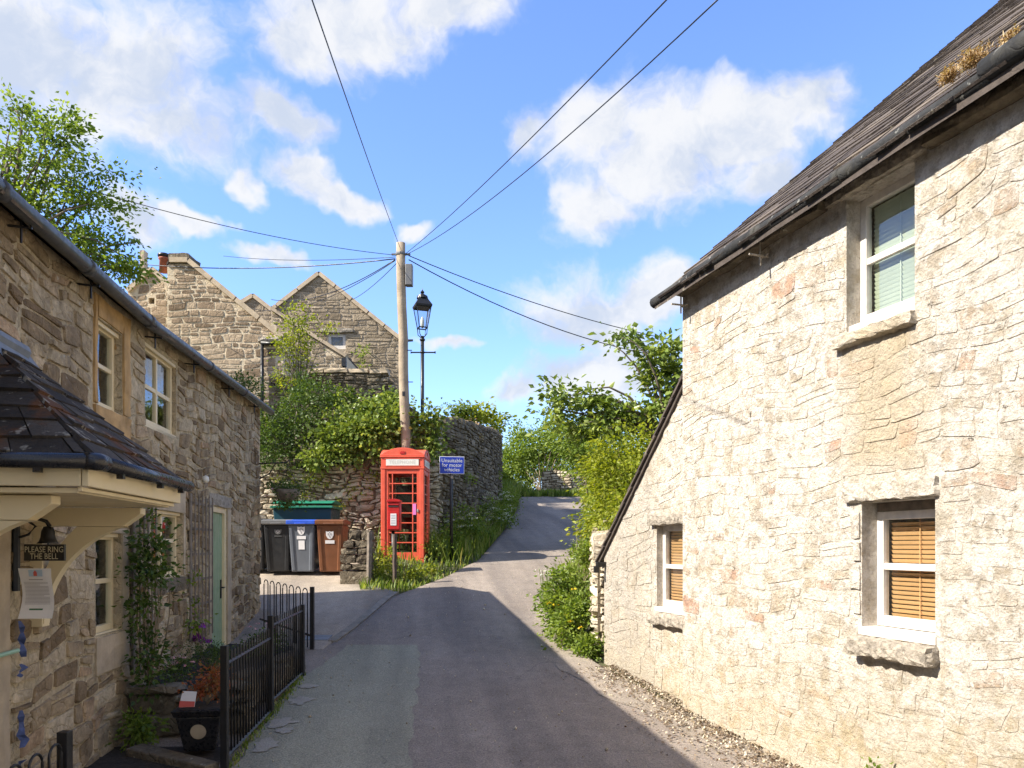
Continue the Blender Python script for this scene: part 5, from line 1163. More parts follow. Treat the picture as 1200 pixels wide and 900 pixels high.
# ------------------------------------------------------------------ bins
def wheelie(x, y, body, lid, label, rot=0.0, lidmat2=None):
    z = profile(y); F_ = at(x, y, z+.01, rot); e = empty('wheelie_bin', (x, y, z), label, 'wheelie bin', 'wheelie bins lined up by the wall')
    b = MB(F_); w, d = .265, .30
    lo = [(-w*.80, -d*.70, .03), (w*.80, -d*.70, .03), (w*.80, d*.72, .10), (-w*.80, d*.72, .10)]; hi = [(-w*.97, -d, .95), (w*.97, -d, .95), (w*.97, d, .95), (-w*.97, d, .95)]; b.prism(lo, hi)
    bo = put('body', b, M[body], e, bevel=.02)
    for sx in (-1, 1):                                                  # moulded ribs down the front
        b = MB(F_); q = lambda f, o, s: (sx*(w*(.80+.17*f)-s), -d*(.70+.30*f)-o, .03+.92*f)
        b.prism([q(.03, .0, .015), q(.03, .016, .02), q(.03, .016, .07), q(.03, 0, .085)], [q(.93, 0, .015), q(.93, .016, .02), q(.93, .016, .07), q(.93, 0, .085)]); put('rib', b, M[body], e, bevel=.004)
    b = MB(F_); b.box(-w-.012, w+.012, -d-.025, d+.02, .951, .985); put('rim', b, M[lid if lidmat2 else body], e, bevel=.01)
    b = MB(F_); n = 6; pr = [(-d-.05+(2*d+.12)*k/n, .986+.075*math.sin(PI*(.25+.6*k/n))) for k in range(n+1)]
    lo = [(-w-.02, y_, z_) for y_, z_ in [(-d-.05, .962)]+pr+[(d+.07, .962)]]; b.prism(lo, [(w+.02, p[1], p[2]) for p in lo]); b.box(-.11, .11, -d-.075, -d-.045, .965, .985); put('lid', b, M[lidmat2 or lid], e, bevel=.012)
    b = MB(F_); b.tube([(-w*.9, d+.09, .97), (w*.9, d+.09, .97)], .016, 8); put('handle', b, M[body], e)
    for sx in (-1, 1):
        b = MB(F_); b.tube([(sx*(w-.02), d-.05, .10), (sx*(w+.025), d-.05, .10)], .10, 14); put('wheel', b, M['black_plastic'], e)
    return e, F_, d, w
def sticker(e, F_, d, z0, z1, x0, x1, shield=False, mat='paper'):
    f = lambda z: -d*(.70+.30*(z-.03)/.92)-.004; b = MB(F_)
    if shield:
        cx = (x0+x1)/2; hw = (x1-x0)/2; hh = z1-z0
        pts = [(cx-hw, z1), (cx-hw*.35, z1-hh*.10), (cx, z1-.0), (cx+hw*.35, z1-hh*.10), (cx+hw, z1), (cx+hw*.95, z0+hh*.45), (cx+hw*.55, z0+hh*.12), (cx, z0), (cx-hw*.55, z0+hh*.12), (cx-hw*.95, z0+hh*.45)]
        b.prism([(x, f(z), z) for x, z in pts], [(x, f(z)-.003, z) for x, z in pts]); s = put('emblem', b, M[mat], e)
        b = MB(F_)
        for ux, uz, r in ((-.35, .62, .17), (.35, .62, .17), (0, .33, .13), (0, .8, .10)):
            b.poly([(cx+hw*(ux+r*1.3*math.cos(t)), f(z0+hh*uz)-.005, z0+hh*(uz+r*math.sin(t))) for t in np.linspace(0, 2*PI, 9)[:-1]])
        put('emblem_mark', b, M['print'], s, fix=False)
    else: b.prism([(x0, f(z0), z0), (x1, f(z0), z0), (x1, f(z1), z1), (x0, f(z1), z1)], [(x0, f(z0)-.003, z0), (x1, f(z0)-.003, z0), (x1, f(z1)-.003, z1), (x0, f(z1)-.003, z1)]); put('sticker', b, M[mat], e)
BY = 15.28
e, F_, d, w = wheelie(-5.13, BY+.12, 'bin_black', 'bin_black', 'black bin half hidden behind the shaded cottage corner')
e, F_, d, w = wheelie(-4.60, BY, 'bin_black', 'lid_grey', 'black wheelie bin with faded grey lid, left of the blue lidded bin', .04, 'lid_grey')
sticker(e, F_, d, .76, .86, -.05, .09, True, 'lid_grey'); sticker(e, F_, d, .72, .735, -.05, .09, False, 'lid_grey')
e, F_, d, w = wheelie(-4.10, BY-.02, 'bin_grey', 'lid_grey', 'grey wheelie bin with bright blue lid and white stickers', -.03, 'lid_blue')
sticker(e, F_, d, .75, .92, -.075, .075, True); sticker(e, F_, d, .67, .735, -.09, .09); sticker(e, F_, d, .47, .645, -.06, .06)
e, F_, d, w = wheelie(-3.56, BY-.02, 'bin_brown', 'bin_brown', 'brown wheelie bin with brown lid beside the broken wall stub', .02)
sticker(e, F_, d, .67, .83, -.075, .075, True); sticker(e, F_, d, .585, .65, -.09, .09)
cz = profile(16.6); ct = empty('large_waste_container', (-4.45, 16.6, cz), 'large dark teal waste container with green lid behind the wheelie bins', 'waste container'); F_ = at(-4.42, 16.6, cz)
b = MB(F_); b.box(-.62, .62, -.42, .42, .18, 1.10, .06, .06); put('body', b, M['bin_teal'], ct, bevel=.02)
b = MB(F_); b.box(-.66, .66, -.50, .46, 1.101, 1.15); put('rim', b, M['lid_green'], ct, bevel=.012)
b = MB(F_); pr = [(-.50+.96*k/8, 1.151+.13*math.sin(PI*(.12+.76*k/8))) for k in range(9)]; lo = [(-.65, a, c) for a, c in pr]; b.prism(lo, [(.65, p[1], p[2]) for p in lo]); put('lid', b, M['lid_green'], ct, bevel=.012)
for sx in (-.5, .5):
    for sy in (-.3, .3):
        b = MB(F_); b.tube([(sx-.03, sy, .085), (sx+.03, sy, .085)], .085, 12); b.box(sx-.05, sx+.05, sy-.05, sy+.05, .16, .185); put('castor', b, M['black_plastic'], ct)

# ------------------------------------------------------------------ iron railings
def rail_panel(e, a, b, z0, z1, zt, nb, post_bars=None, hoops=False):
    A, B = Vector(a), Vector(b)
    for z, zz in ((z0[0], z0[1]), (z1[0], z1[1])):
        m = MB(); m.tube([(A.x, A.y, z), (B.x, B.y, zz)], .014, 4); put('rail', m, M['black_iron'], e)
    base = None
    for k in range(1, nb+1):
        f = k/(nb+1); p = A.lerp(B, f); lo = z0[0]+(z0[1]-z0[0])*f-.0; hi = zt[0]+(zt[1]-zt[0])*f
        if base is None:
            m = MB()
            if hoops:
                t = (B-A).normalized(); w = (B-A).length/(nb+1)*.33; pts = [tuple(p-t*w)+() for _ in range(1)]
                pts = [(p.x-t.x*w, p.y-t.y*w, lo), (p.x-t.x*w, p.y-t.y*w, hi-w)]+[(p.x+t.x*w*math.cos(q), p.y+t.y*w*math.cos(q), hi-w+w*math.sin(q)) for q in np.linspace(PI, 0, 9)[1:-1]]+[(p.x+t.x*w, p.y+t.y*w, hi-w), (p.x+t.x*w, p.y+t.y*w, lo)]
                m.tube(pts, .0075, 6)
            else: m.tube([(p.x, p.y, lo), (p.x, p.y, hi-.015), (p.x, p.y, hi)], [.0075, .0075, .003], 6)
            base = put('hoop' if hoops else 'bar', m, M['black_iron'], e, True); l0 = base.location.copy(); p0 = Vector((p.x, p.y, lo))
        else:
            o = base.copy(); COL.objects.link(o); o.parent = e; o.location = l0+Vector((p.x, p.y, lo))-p0
def rpost(e, x, y, z0, z1, w=.05):
    m = MB(); m.box(x-w/2, x+w/2, y-w/2, y+w/2, z0, z1); put('post', m, M['black_iron'], e, bevel=.004)
r1 = empty('railing', (-2.22, 7.1, .05), 'black iron bar railing stepping up the lane in front of the garden bed', 'railing', 'black iron railings')
p1, p2, p3 = (-2.095, 5.60), (-2.232, 7.10), (-2.335, 8.55)
rpost(r1, *p1, -.2, .925); rpost(r1, *p2, -.1, 1.01); rpost(r1, *p3, 0, 1.0)
rail_panel(r1, (*p1, 0), (*p2, 0), (.10, .13), (.785, .80), (.875, .89), 16)
rail_panel(r1, (*p2, 0), (*p3, 0), (.215, .24), (.91, .93), (.985, 1.0), 14)
r2 = empty('railing', (-3.0, 10.3, .3), 'hoop-topped black railing at the far corner before the yard', 'railing', 'black iron railings')
rpost(r2, -2.555, 9.82, .1, 1.13); rail_panel(r2, (-2.555, 9.82, 0), (-3.56, 10.85, 0), (.32, .42), (.50, .62), (1.10, 1.14), 7, hoops=True)
r3 = empty('railing', (-2.39, 3.8, 0), 'hoop-topped black railing end near the porch at the picture corner', 'railing', 'black iron railings')
rpost(r3, -2.405, 4.13, -.1, .655, .058); rail_panel(r3, (-2.40, 4.20, 0), (-2.33, 2.6, 0), (.08, .05), (.35, .35), (.61, .61), 8, hoops=True)

# ------------------------------------------------------------------ the little front garden
bed = MB(); zz = lambda Y: .43
bx = [(6.62, -3.28, -2.55), (7.3, -3.34, -2.40), (8.4, -3.48, -2.45), (9.15, -3.58, -2.50)]
V = []; Fc = []; nx = 10; R = random.Random(9)
for Y in np.linspace(6.62, 9.15, 16):
    a = np.interp(Y, [b[0] for b in bx], [b[1] for b in bx]); c = np.interp(Y, [b[0] for b in bx], [b[2] for b in bx])
    for i in range(nx+1): V.append((a+(c-a)*i/nx, Y, .40+R.uniform(-.03, .04)+.02*(Y-6.6)-(.25 if i == nx else 0)))
for j in range(15):
    for i in range(nx): k = j*(nx+1)+i; Fc.append((k, k+1, k+nx+2, k+nx+1))
props(raw('garden_soil', V, Fc, M['soil'], None, None, True, None, fix=False), kind='structure')
props(raw('garden_path', [(-3.2, 2.5, .015), (-2.2, 2.5, .015), (-2.2, 6.9, .03), (-3.3, 6.9, .03)], [(0, 1, 2, 3)], M['soil'], None, None, False, None, fix=False), kind='structure')
rk = empty('rockery_wall', (-2.95, 6.55, .1), 'low mossy rockery wall of loose stones edging the flower bed', 'stone edging')
R = random.Random(14); ry = lambda x: 6.45+.10*(x+3.2)
rows = [(.06, .17, [(-3.22, .48), (-2.72, .26), (-2.44, .22)]), (.235, .08, [(-2.80, .30), (-2.48, .26)]), (.32, .08, [(-2.86, .36), (-2.48, .24)]), (.235, .17, [(-3.22, .40)]), (.41, .075, [(-3.25, .46), (-2.74, .22), (-2.50, .28)])]
for z, hh, sts in rows:
    for x, wd in sts:
        s = MB(); Y = ry(x)+R.uniform(-.03, .03); s.rough(x, x+wd-.012, Y-.02, Y+.24, z, z+hh-.01, .018, 4, 3, 2); s.tint = [R.random()*.6+.3]*len(s.v); put('stone', s, M['old_wall'], rk, True)
s = MB(); s.rough(-2.52, -2.32, 6.75, 7.2, .2, .52, .025, 3, 4, 3); put('stone', s, M['old_wall'], rk, True)
for x, y, w_, l_, h_ in ((-2.42, 7.5, .22, .45, .34), (-2.46, 8.0, .20, .40, .38), (-2.50, 8.5, .22, .45, .34)):
    s = MB(); s.rough(x-w_/2, x+w_/2, y, y+l_, .1, .1+h_, .025, 3, 4, 3); s.tint = [R.random()*.6+.3]*len(s.v); put('stone', s, M['old_wall'], rk, True)
ks = MB(); g0, g1 = G(168, 884), G(262, 905); ks.prism([(-3.0, 5.95, -.1), (-2.20, 5.50, -.1), (-2.14, 5.62, -.1), (-2.94, 6.12, -.1)], [(-3.0, 5.95, .085), (-2.20, 5.50, .075), (-2.14, 5.62, .075), (-2.94, 6.12, .085)])
o = put('kerb_stone', ks, M['old_wall'], None, bevel=.012); props(o, 'long worn kerb stone on the ground in front of the black planter', 'kerb stone')
# black planter with pale disc
px_, py_, pz = -2.42, 6.02, .075
pt = empty('planter', (px_, py_, pz), 'black tapered planter with pale round disc behind the railing post', 'planter')
F_ = at(px_, py_, pz, math.radians(8))
b = MB(F_); lo = [(-.115, -.115, 0), (.115, -.115, 0), (.115, .115, 0), (-.115, .115, 0)]; hi = [(-.165, -.165, .27), (.165, -.165, .27), (.165, .165, .27), (-.165, .165, .27)]; b.prism(lo, hi); put('pot', b, M['black_plastic'], pt, bevel=.012)
b = MB(F_); b.prism([(-.175, -.175, .27), (.175, -.175, .27), (.175, .175, .27), (-.175, .175, .27)], [(-.195, -.195, .325), (.195, -.195, .325), (.195, .195, .325), (-.195, .195, .325)]); put('rim', b, M['black_plastic'], pt, bevel=.01)
b = MB(F_); b.quad((-.17, -.17, .328), (.17, -.17, .328), (.17, .17, .328), (-.17, .17, .328)); put('soil', b, M['soil'], pt)
b = MB(F_); y_ = lambda z: -.115-.05*(z/.27)-.003
b.prism([(.058*math.cos(t)*1.0, y_(.155+.058*math.sin(t)), .155+.058*math.sin(t)) for t in np.linspace(0, 2*PI, 25)[:-1]], [(.058*math.cos(t), y_(.155+.058*math.sin(t))-.006, .155+.058*math.sin(t)) for t in np.linspace(0, 2*PI, 25)[:-1]]); put('disc', b, M['jamb'], pt)
tg = empty('plant_label', F_(-.09, -.10, .33), 'red and white plant label card stuck in the planter', 'plant label')
b = MB(F_); b.prism([(-.15, -.12, .34), (-.03, -.14, .345), (-.02, -.11, .455), (-.13, -.09, .46)], [(-.15, -.117, .34), (-.03, -.137, .345), (-.02, -.107, .455), (-.13, -.087, .46)]); put('card', b, M['paper'], tg)
b = MB(F_); b.quad((-.149, -.1225, .341), (-.031, -.1425, .346), (-.028, -.1335, .385), (-.144, -.113, .388)); put('red_band', b, M['print_red'], tg)
# trellises on the wall
def trellis(u0, u1, v0, v1, nv, nh, label, d=.05):
    e = empty('trellis', LF((u0+u1)/2, d, v0), label, 'trellis', 'wooden trellises on the cottage wall'); base = None
    for k in range(nv):
        u = u0+(u1-u0)*k/(nv-1); m = MB(LF)
        if base is None: m.box(u-.011, u+.011, d, d+.012, v0, v1); base = put('slat', m, M['wood'], e); l0 = base.location.copy(); uu = u
        else: o = base.copy(); COL.objects.link(o); o.parent = e; o.location = l0+LF.a*(u-uu)
    for k in range(nh):
        v = v0+.10+(v1-v0-.2)*k/(nh-1); m = MB(LF); m.box(u0-.03, u1+.03, d-.014, d-.001, v-.014, v+.014); put('batten', m, M['wood'], e)
    m = MB(LF); m.box(u0-.10, u0-.03, .018, d-.015, v0, v1); put('backing_board', m, M['wood'], e); return e
trellis(8.42, 9.16, .62, 2.22, 6, 6, 'tall silvered trellis between the small window and the green door')
trellis(6.70, 7.12, .55, 2.08, 5, 5, 'trellis behind the climbing rose under the porch gutter')

g = G(372, 748); dc = empty('drain_cover', tuple(g), 'pale grey square drain cover in the yard behind the hoop-topped railing', 'drain cover')
b = MB(); c = [(g.x-.17, g.y-.14), (g.x+.17, g.y-.14), (g.x+.17, g.y+.14), (g.x-.17, g.y+.14)]; b.prism([(x, y, profile(y)-.03) for x, y in c], [(x, y, profile(y)+.014) for x, y in c]); put('plate', b, M['lead'], dc, bevel=.004)

# ------------------------------------------------------------------ plants
def plant(name, label, cat, base, blobs, per, leaf, mat, clump=.12, stems=0, stem_r=.006, group=None, shell=.6, seed=3, up=.5, wid=.55, crown='foliage', stem_mat='stem', extra=None, keep=None, flat=1.0):
    e = empty(name, base, label, cat, group); fo, K = foliage(crown, blobs, per, leaf, M[mat], e, shell, clump, flat, up, wid, keep, seed); fo['kind'] = 'stuff'
    if stems:
        rng = np.random.default_rng(seed+9); mb = MB(); sel = K[rng.choice(len(K), min(stems, len(K)), replace=False)]
        limbs(mb, base, [tuple(k) for k in sel], stem_r, rng, .10); put('stems', mb, M[stem_mat], e, True)
    return e
def tree(name, label, base, fork, blobs, per, leaf, mat, clump, r0=.16, nl=26, seed=3, group=None, shell=.6, flat=.7, tips=None, keep=None, wid=.6, up=.6):
    e = empty(name, base, label, 'tree', group); fo, K = foliage('crown', blobs, per, leaf, M[mat], e, shell, clump, flat, up, wid, keep, seed); fo['kind'] = 'stuff'
    rng = np.random.default_rng(seed+5); mb = MB(); f = Vector(fork); bs = Vector(base)
    mb.tube([tuple(bs.lerp(f, k/5)+Vector((math.sin(k*1.3)*.06, 0, 0))) for k in range(6)], [r0*(1-.35*k/5) for k in range(6)], 9); put('trunk', mb, M['bark'], e, True)
    mb = MB(); sel = K[rng.choice(len(K), min(nl, len(K)), replace=False)]; limbs(mb, fork, [tuple(k) for k in sel], r0*.42, rng, .10); put('limbs', mb, M['bark'], e, True); return e
def B(px, py, Y, rx, rz, n, ry=None):          # a leafy mass seen at a pixel, sized in pixels
    p = P(px, py, Y); s = Y/FPX; return (tuple(p), (rx*s, (ry or (rx+rz)/2)*s if ry is None else ry, rz*s), n)
# tree behind the shaded cottage
Yt = 18.5
blobs = [B(20, 190, Yt, 75, 52, 60), B(60, 165, Yt, 55, 28, 26), B(75, 215, Yt, 60, 22, 26), B(110, 205, Yt, 36, 14, 9), B(-40, 150, Yt, 70, 40, 40), B(40, 255, Yt, 80, 35, 60), B(95, 250, Yt, 40, 25, 24), B(130, 240, Yt, 22, 10, 6), B(135, 205, Yt, 16, 6, 4),
         B(80, 130, Yt, 8, 5, 2), B(110, 290, Yt, 45, 28, 44), B(140, 318, Yt, 30, 16, 28), B(70, 150, Yt, 26, 12, 8), B(18, 132, Yt, 40, 14, 12), B(-60, 240, Yt, 90, 60, 70), B(150, 283, Yt, 14, 7, 4)]
tree('broadleaf_tree', 'leafy green tree spreading behind the shaded cottage roof', (-12.9, 18.6, 3.4), (-12.6, 18.5, 7.4), [(c, r, max(2, int(k*.62))) for c, r, k in blobs], 44, .115, 'leaf_tree', .27, .15, 40, 4, flat=.5)
# fruit tree arching over the lean-to, and the hedge beyond
Yf = 12.6
blobs = [B(735, 398, Yf, 22, 9, 7), B(760, 420, Yf, 30, 14, 12), B(785, 408, Yf, 22, 12, 8), B(790, 440, Yf, 30, 22, 16), B(765, 445, Yf, 20, 12, 6), B(660, 460, Yf, 22, 14, 10), B(650, 480, Yf, 14, 10, 6), B(690, 470, Yf, 30, 14, 10), B(725, 482, Yf, 36, 16, 14), B(760, 485, Yf, 40, 26, 17), B(800, 470, Yf, 40, 30, 16), B(700, 500, Yf, 46, 14, 18), B(840, 430, Yf, 40, 40, 24)]
tree('fruit_tree', 'tree with large light leaves arching over the lean-to roof', (2.9, 12.9, 1.9), (2.6, 12.7, 3.3), blobs, 24, .115, 'leaf_ivy', .16, .07, 40, 12, wid=.62)
blobs = [B(725, 545, 11.8, 44, 40, 70, .45), B(718, 570, 12.5, 28, 42, 60, .4), B(750, 520, 11.8, 30, 22, 24, .4), B(745, 590, 11.0, 40, 50, 60, .4), B(705, 610, 11.8, 26, 26, 30, .35)]
plant('shrub', 'bright yellow-green bush crowding behind the lean-to slope', 'bush', (1.75, 11.8, 1.6), blobs, 34, .07, 'leaf_yellow', .14, 14, .012, None, .5, 21)
blobs = [B(680, 515, 17, 46, 30, 60, .8), B(686, 530, 18, 28, 30, 46, .8), B(720, 500, 16.5, 50, 24, 50, .8), B(714, 555, 17, 30, 36, 60, .8), B(708, 575, 17, 20, 22, 24, .5)]
plant('hedge_bush', 'tall mid-green hedge bush on the right of the lane below the fruit tree', 'hedge', (1.9, 17.2, 2), blobs, 36, .085, 'leaf_hedge', .18, 14, .016, None, .5, 22)
blobs = [B(628, 525, 38, 40, 28, 80, 1.2), B(600, 545, 38, 26, 26, 40, 1.2), B(660, 515, 38, 34, 34, 60, 1.2), B(612, 512, 39, 18, 14, 14, 1.2), B(700, 525, 38, 40, 40, 60, 1.5)]
blobs2 = [B(px, 548+5*math.sin(px), 44, 34, 34, 60, 1.5) for px in range(540, 760, 26)]
plant('hedge_bush', 'long rough hedge on the skyline beyond the top of the lane', 'hedge', (.5, 44, 4.4), blobs2, 26, .2, 'leaf_hedge', .5, 10, .03, None, .5, 25)
plant('hedge_bush', 'far green hedge closing the top of the lane', 'hedge', (1.4, 36.5, 4), blobs, 40, .15, 'leaf_hedge', .34, 10, .03, None, .5, 23)
blobs = [B(560, 487, 30, 26, 14, 26, 1.2), B(578, 497, 31, 16, 16, 16, 1.0), B(545, 482, 30, 14, 9, 10, .8)]
tree('small_tree', 'light green tree top showing over the curved wall', (-1.6, 30.5, 4.5), (-1.4, 30.5, 5.6), blobs, 30, .16, 'leaf_yellow', .24, .08, 16, 24)
# the bank of ivy and bushes above the bins
on_bank = lambda C: C[:, 2] > 1.4
blobs = [B(345, 500, 17.5, 42, 45, 80, .5), B(370, 470, 17.8, 30, 22, 34, .5), B(320, 530, 17.2, 24, 30, 36, .35), B(352, 455, 18.2, 18, 16, 16, .4), B(305, 505, 17.6, 20, 36, 26, .4)]
plant('shrub', 'dark green bush above the bins, left part of the ivy bank', 'bush', (-5.0, 17.6, 3.4), blobs, 42, .07, 'leaf_dark', .16, 14, .015, None, .5, 31, keep=on_bank)
blobs = [B(395, 515, 17.25, 40, 22, 60, .35), B(435, 505, 17.15, 34, 26, 60, .35), B(470, 495, 17.5, 26, 26, 34, .25), B(410, 490, 17.6, 30, 14, 26, .4), B(500, 500, 17.4, 14, 28, 26, .25), B(505, 525, 17.35, 9, 20, 14, .12), B(380, 535, 17.1, 26, 10, 20, .2), B(440, 475, 17.7, 22, 10, 16, .3), B(445, 530, 17.1, 12, 10, 10, .15), B(412, 536, 17.15, 20, 7, 8, .10), B(372, 545, 17.2, 8, 12, 5, .08), B(455, 470, 18.6, 20, 14, 22, .3), B(400, 470, 18.8, 22, 12, 22, .3)]
plant('ivy', 'pale green ivy spilling over the wall behind the telegraph pole and kiosk', 'ivy', (-3.3, 17.35, 3.4), blobs, 26, .095, 'leaf_ivy', .15, 26, .012, None, .5, 32, .7, .85)
mb = MB(); rng = np.random.default_rng(3)
blobs = [B(345, 385, 18.6, 18, 22, 30, .25), B(338, 410, 18.6, 20, 22, 34, .25), B(352, 430, 18.6, 18, 18, 16, .25), B(362, 400, 18.6, 12, 20, 9, .2), B(330, 440, 18.5, 14, 16, 9, .2), B(347, 362, 18.6, 8, 8, 5, .15), B(385, 385, 18.7, 12, 7, 5, .15), B(368, 372, 18.7, 8, 4, 3, .1), B(345, 455, 18.4, 18, 14, 12, .2)]
tree('sapling', 'slender sapling with yellow-green leaves in front of the stone gables', (-5.15, 18.5, 3.5), (-5.2, 18.55, 4.9), blobs, 16, .075, 'leaf_yellow', .13, .035, 46, 33, flat=1.0)
blobs = [B(427, 412, 27.6, 5, 12, 6, .1), B(425, 432, 27.6, 5, 10, 5, .1)]
plant('wall_creeper', 'small creeper growing on the face of the grey gable', 'creeper', (fD(P(427, 440, 28).x, .05, 6.5)), blobs, 18, .10, 'leaf_hedge', .12, 6, .01, None, .5, 34)
blobs = [B(286, 447, 20.8, 14, 9, 12, .3), B(300, 455, 20.8, 12, 9, 9, .3)]
plant('shrub', 'dark bush top showing above the shaded cottage eave end', 'bush', (P(292, 470, 20.8)), blobs, 24, .08, 'leaf_dark', .14, 5, .01, None, .5, 35)
# hanging basket on the cottage corner
hbx = LF(12.28, .44, 2.95); hk = empty('hanging_basket', tuple(hbx+Vector((0, 0, -.62))), 'hanging basket of trailing plants on the shaded cottage corner bracket', 'hanging basket')
b = MB(at(hbx.x, hbx.y, hbx.z)); b.lathe([(.03, -.60), (.12, -.56), (.18, -.48), (.20, -.40)], (0, 0, 0), 14); put('basket', b, M['wood'], hk, True)
b = MB(at(hbx.x, hbx.y, hbx.z))
for k in range(3): a = 2.1*k; b.tube([(.2*math.cos(a), .2*math.sin(a), -.40), (0, 0, 0)], .004, 4)
put('chain', b, M['black_iron'], hk)
hc = hbx+Vector((0, 0, -.38)); fo, _ = foliage('trailing_leaves', [(tuple(hc), (.30, .28, .14), 34), (tuple(hc+Vector((0, 0, -.18))), (.32, .30, .14), 20)], 22, .045, M['leaf_dark'], hk, .6, .07, seed=36); fo['kind'] = 'stuff'
rng = np.random.default_rng(5); fo = umbels('flowers', np.array(tuple(hc))+rng.normal(size=(9, 3))*np.array([.2, .18, .10]), .018, 8, M['petal_pink'], hk, .028); fo['kind'] = 'stuff'
# lane-side flowers on the right, by the lean-to corner
rng = np.random.default_rng(8)
blobs = [B(665, 690, 10.6, 24, 30, 60, .22), B(672, 735, 9.9, 24, 32, 64, .2), B(655, 715, 10.4, 18, 30, 36, .2), B(690, 652, 11.2, 12, 20, 22, .2), B(690, 760, 9.5, 12, 16, 20, .12), B(648, 700, 10.7, 12, 22, 16, .15), B(682, 710, 10, 14, 26, 26, .15)]
fl = plant('wildflower_clump', 'lush green flower clump with orange and yellow poppies by the lean-to corner', 'flower clump', (.66, 10.2, .35), blobs, 30, .06, 'leaf_hedge', .10, 20, .005, None, .5, 41)
pp = np.array([tuple(P(x, y, Y-.22)) for x, y, Y in ((662, 720, 10.1), (670, 722, 10.1), (671, 690, 10.4), (644, 707, 10.6), (668, 728, 9.9), (651, 709, 10.5), (680, 735, 9.8))])
fo = umbels('yellow_flowers', pp, .018, 7, M['petal_yellow'], fl, .035); fo['kind'] = 'stuff'
ww = [tuple(P(rng.uniform(632, 650), rng.uniform(662, 692), rng.uniform(10.4, 10.9))) for _ in range(9)]+[tuple(P(rng.uniform(664, 696), rng.uniform(630, 668), rng.uniform(11, 12))) for _ in range(16)]
fo = umbels('white_flower_heads', np.array(ww), .035, 16, M['petal_white'], fl, .016); fo['kind'] = 'stuff'
mb = MB(); [mb.tube([(w[0]+.15, w[1], profile(w[1])+.1), (w[0]+.05, w[1], (w[2]+profile(w[1]))/2), w], .004, 4) for w in ww]; put('flower_stalks', mb, M['grass'], fl)
blobs = [B(700, 615, 14, 16, 24, 30, .3), B(702, 640, 13.2, 10, 16, 18, .25), B(704, 650, 12.4, 14, 22, 26, .25), B(708, 600, 15.4, 18, 20, 26, .35), B(698, 594, 17, 14, 12, 20, .35)]
fl = plant('wildflower_clump', 'cow parsley and greenery below the yellow-green bush on the right verge', 'flower clump', (1.2, 13.5, .9), blobs, 30, .06, 'leaf_hedge', .11, 16, .006, None, .5, 42)
ww = np.array([tuple(P(rng.uniform(688, 708), rng.uniform(592, 650), rng.uniform(12, 15))) for _ in range(40)]); fo = umbels('white_flower_heads', ww, .045, 14, M['petal_white'], fl, .02); fo['kind'] = 'stuff'
# verges of grass
def verge_pts(n, y0, y1, lf, rf, seed):
    rng = np.random.default_rng(seed); Y = rng.uniform(y0, y1, n); a = np.array([lf(y) for y in Y]); b = np.array([rf(y) for y in Y]); x = a+(b-a)*rng.uniform(0, 1, n)
    return np.array([(i, j, ground_z(i, j)+.01) for i, j in zip(x, Y)])
wallx = lambda Y: float(np.interp(Y, [13.6, 15, 16.2, 17.4, 17.5, 18.5, 20.3, 22.3, 24.6, 26.6, 34], [-2.75, -2.8, -3.0, -2.4, -1.7, -1.42, -1.02, -.7, -.48, -.3, -.6]))
lv = verge_pts(5200, 13.7, 27, wallx, lane_l, 3)
kx = ~((np.abs(lv[:, 0]-KX) < .47) & (np.abs(lv[:, 1]-KY) < .47)); lv = lv[kx]
hgt = np.where(lv[:, 1] > 16.0, .55, .20)*(.55+.45*np.clip((np.array([lane_l(y) for y in lv[:, 1]])-lv[:, 0])/.5, 0, 1))
o = blades('verge_grass', lv, hgt, M['grass'], None, .012, .5, 7); props(o, kind='stuff')
lv2 = verge_pts(2500, 26.5, 36, lambda Y: lane_l(Y)-1.3, lane_l, 5); o = blades('verge_grass', lv2, .6, M['grass'], None, .022, .5, 9); props(o, kind='stuff')
rv = verge_pts(3600, 14, 34, lane_r, lambda Y: lane_r(Y)+1.1, 6); o = blades('verge_grass', rv, .45, M['grass'], None, .018, .5, 11); props(o, kind='stuff')
tv = verge_pts(1600, 33.3, 34.6, lambda Y: -.5, lambda Y: 4, 8); o = blades('verge_grass', tv, .34, M['grass'], None, .03, .4, 12); props(o, kind='stuff')
wf = [B(545, 612, 18, 26, 20, 46, .25), B(575, 600, 21, 22, 18, 40, .3), B(595, 585, 25, 14, 18, 30, .3), B(528, 625, 16.9, 16, 14, 20, .2), B(595, 610, 22, 10, 14, 16, .25), B(510, 640, 16.2, 12, 12, 16, .18)]
fl = plant('wildflower_clump', 'white cow parsley and nettles along the foot of the curved wall', 'flower clump', (-.9, 19, 1.7), wf, 30, .06, 'leaf_hedge', .12, 16, .006, None, .5, 43)
ww = np.array([tuple(P(*q)) for q in [(rng.uniform(565, 603), rng.uniform(575, 612), rng.uniform(19, 22)) for _ in range(46)]+[(rng.uniform(520, 560), rng.uniform(600, 622), rng.uniform(16.5, 18)) for _ in range(14)]]); fo = umbels('white_flower_heads', ww, .05, 14, M['petal_white'], fl, .026); fo['kind'] = 'stuff'
wf = [B(445, 672, 14.6, 14, 12, 18, .15), B(480, 675, 14.6, 16, 8, 18, .2), B(500, 668, 15.2, 14, 10, 18, .2), B(455, 655, 15, 8, 14, 10, .1)]
plant('weed_clump', 'weeds and rough plants round the foot of the kiosk and posts', 'weeds', (-2.2, 14.8, 1), wf, 24, .055, 'leaf_yellow', .10, 10, .004, None, .6, 44)
wf = [B(370, 560, 17.25, 20, 10, 12, .06), B(352, 575, 17.3, 16, 12, 10, .06), B(420, 575, 17.3, 20, 14, 10, .05), B(440, 558, 17.3, 8, 8, 6, .05), B(395, 590, 17.3, 12, 8, 8, .05), B(330, 560, 17.3, 20, 14, 14, .1)]
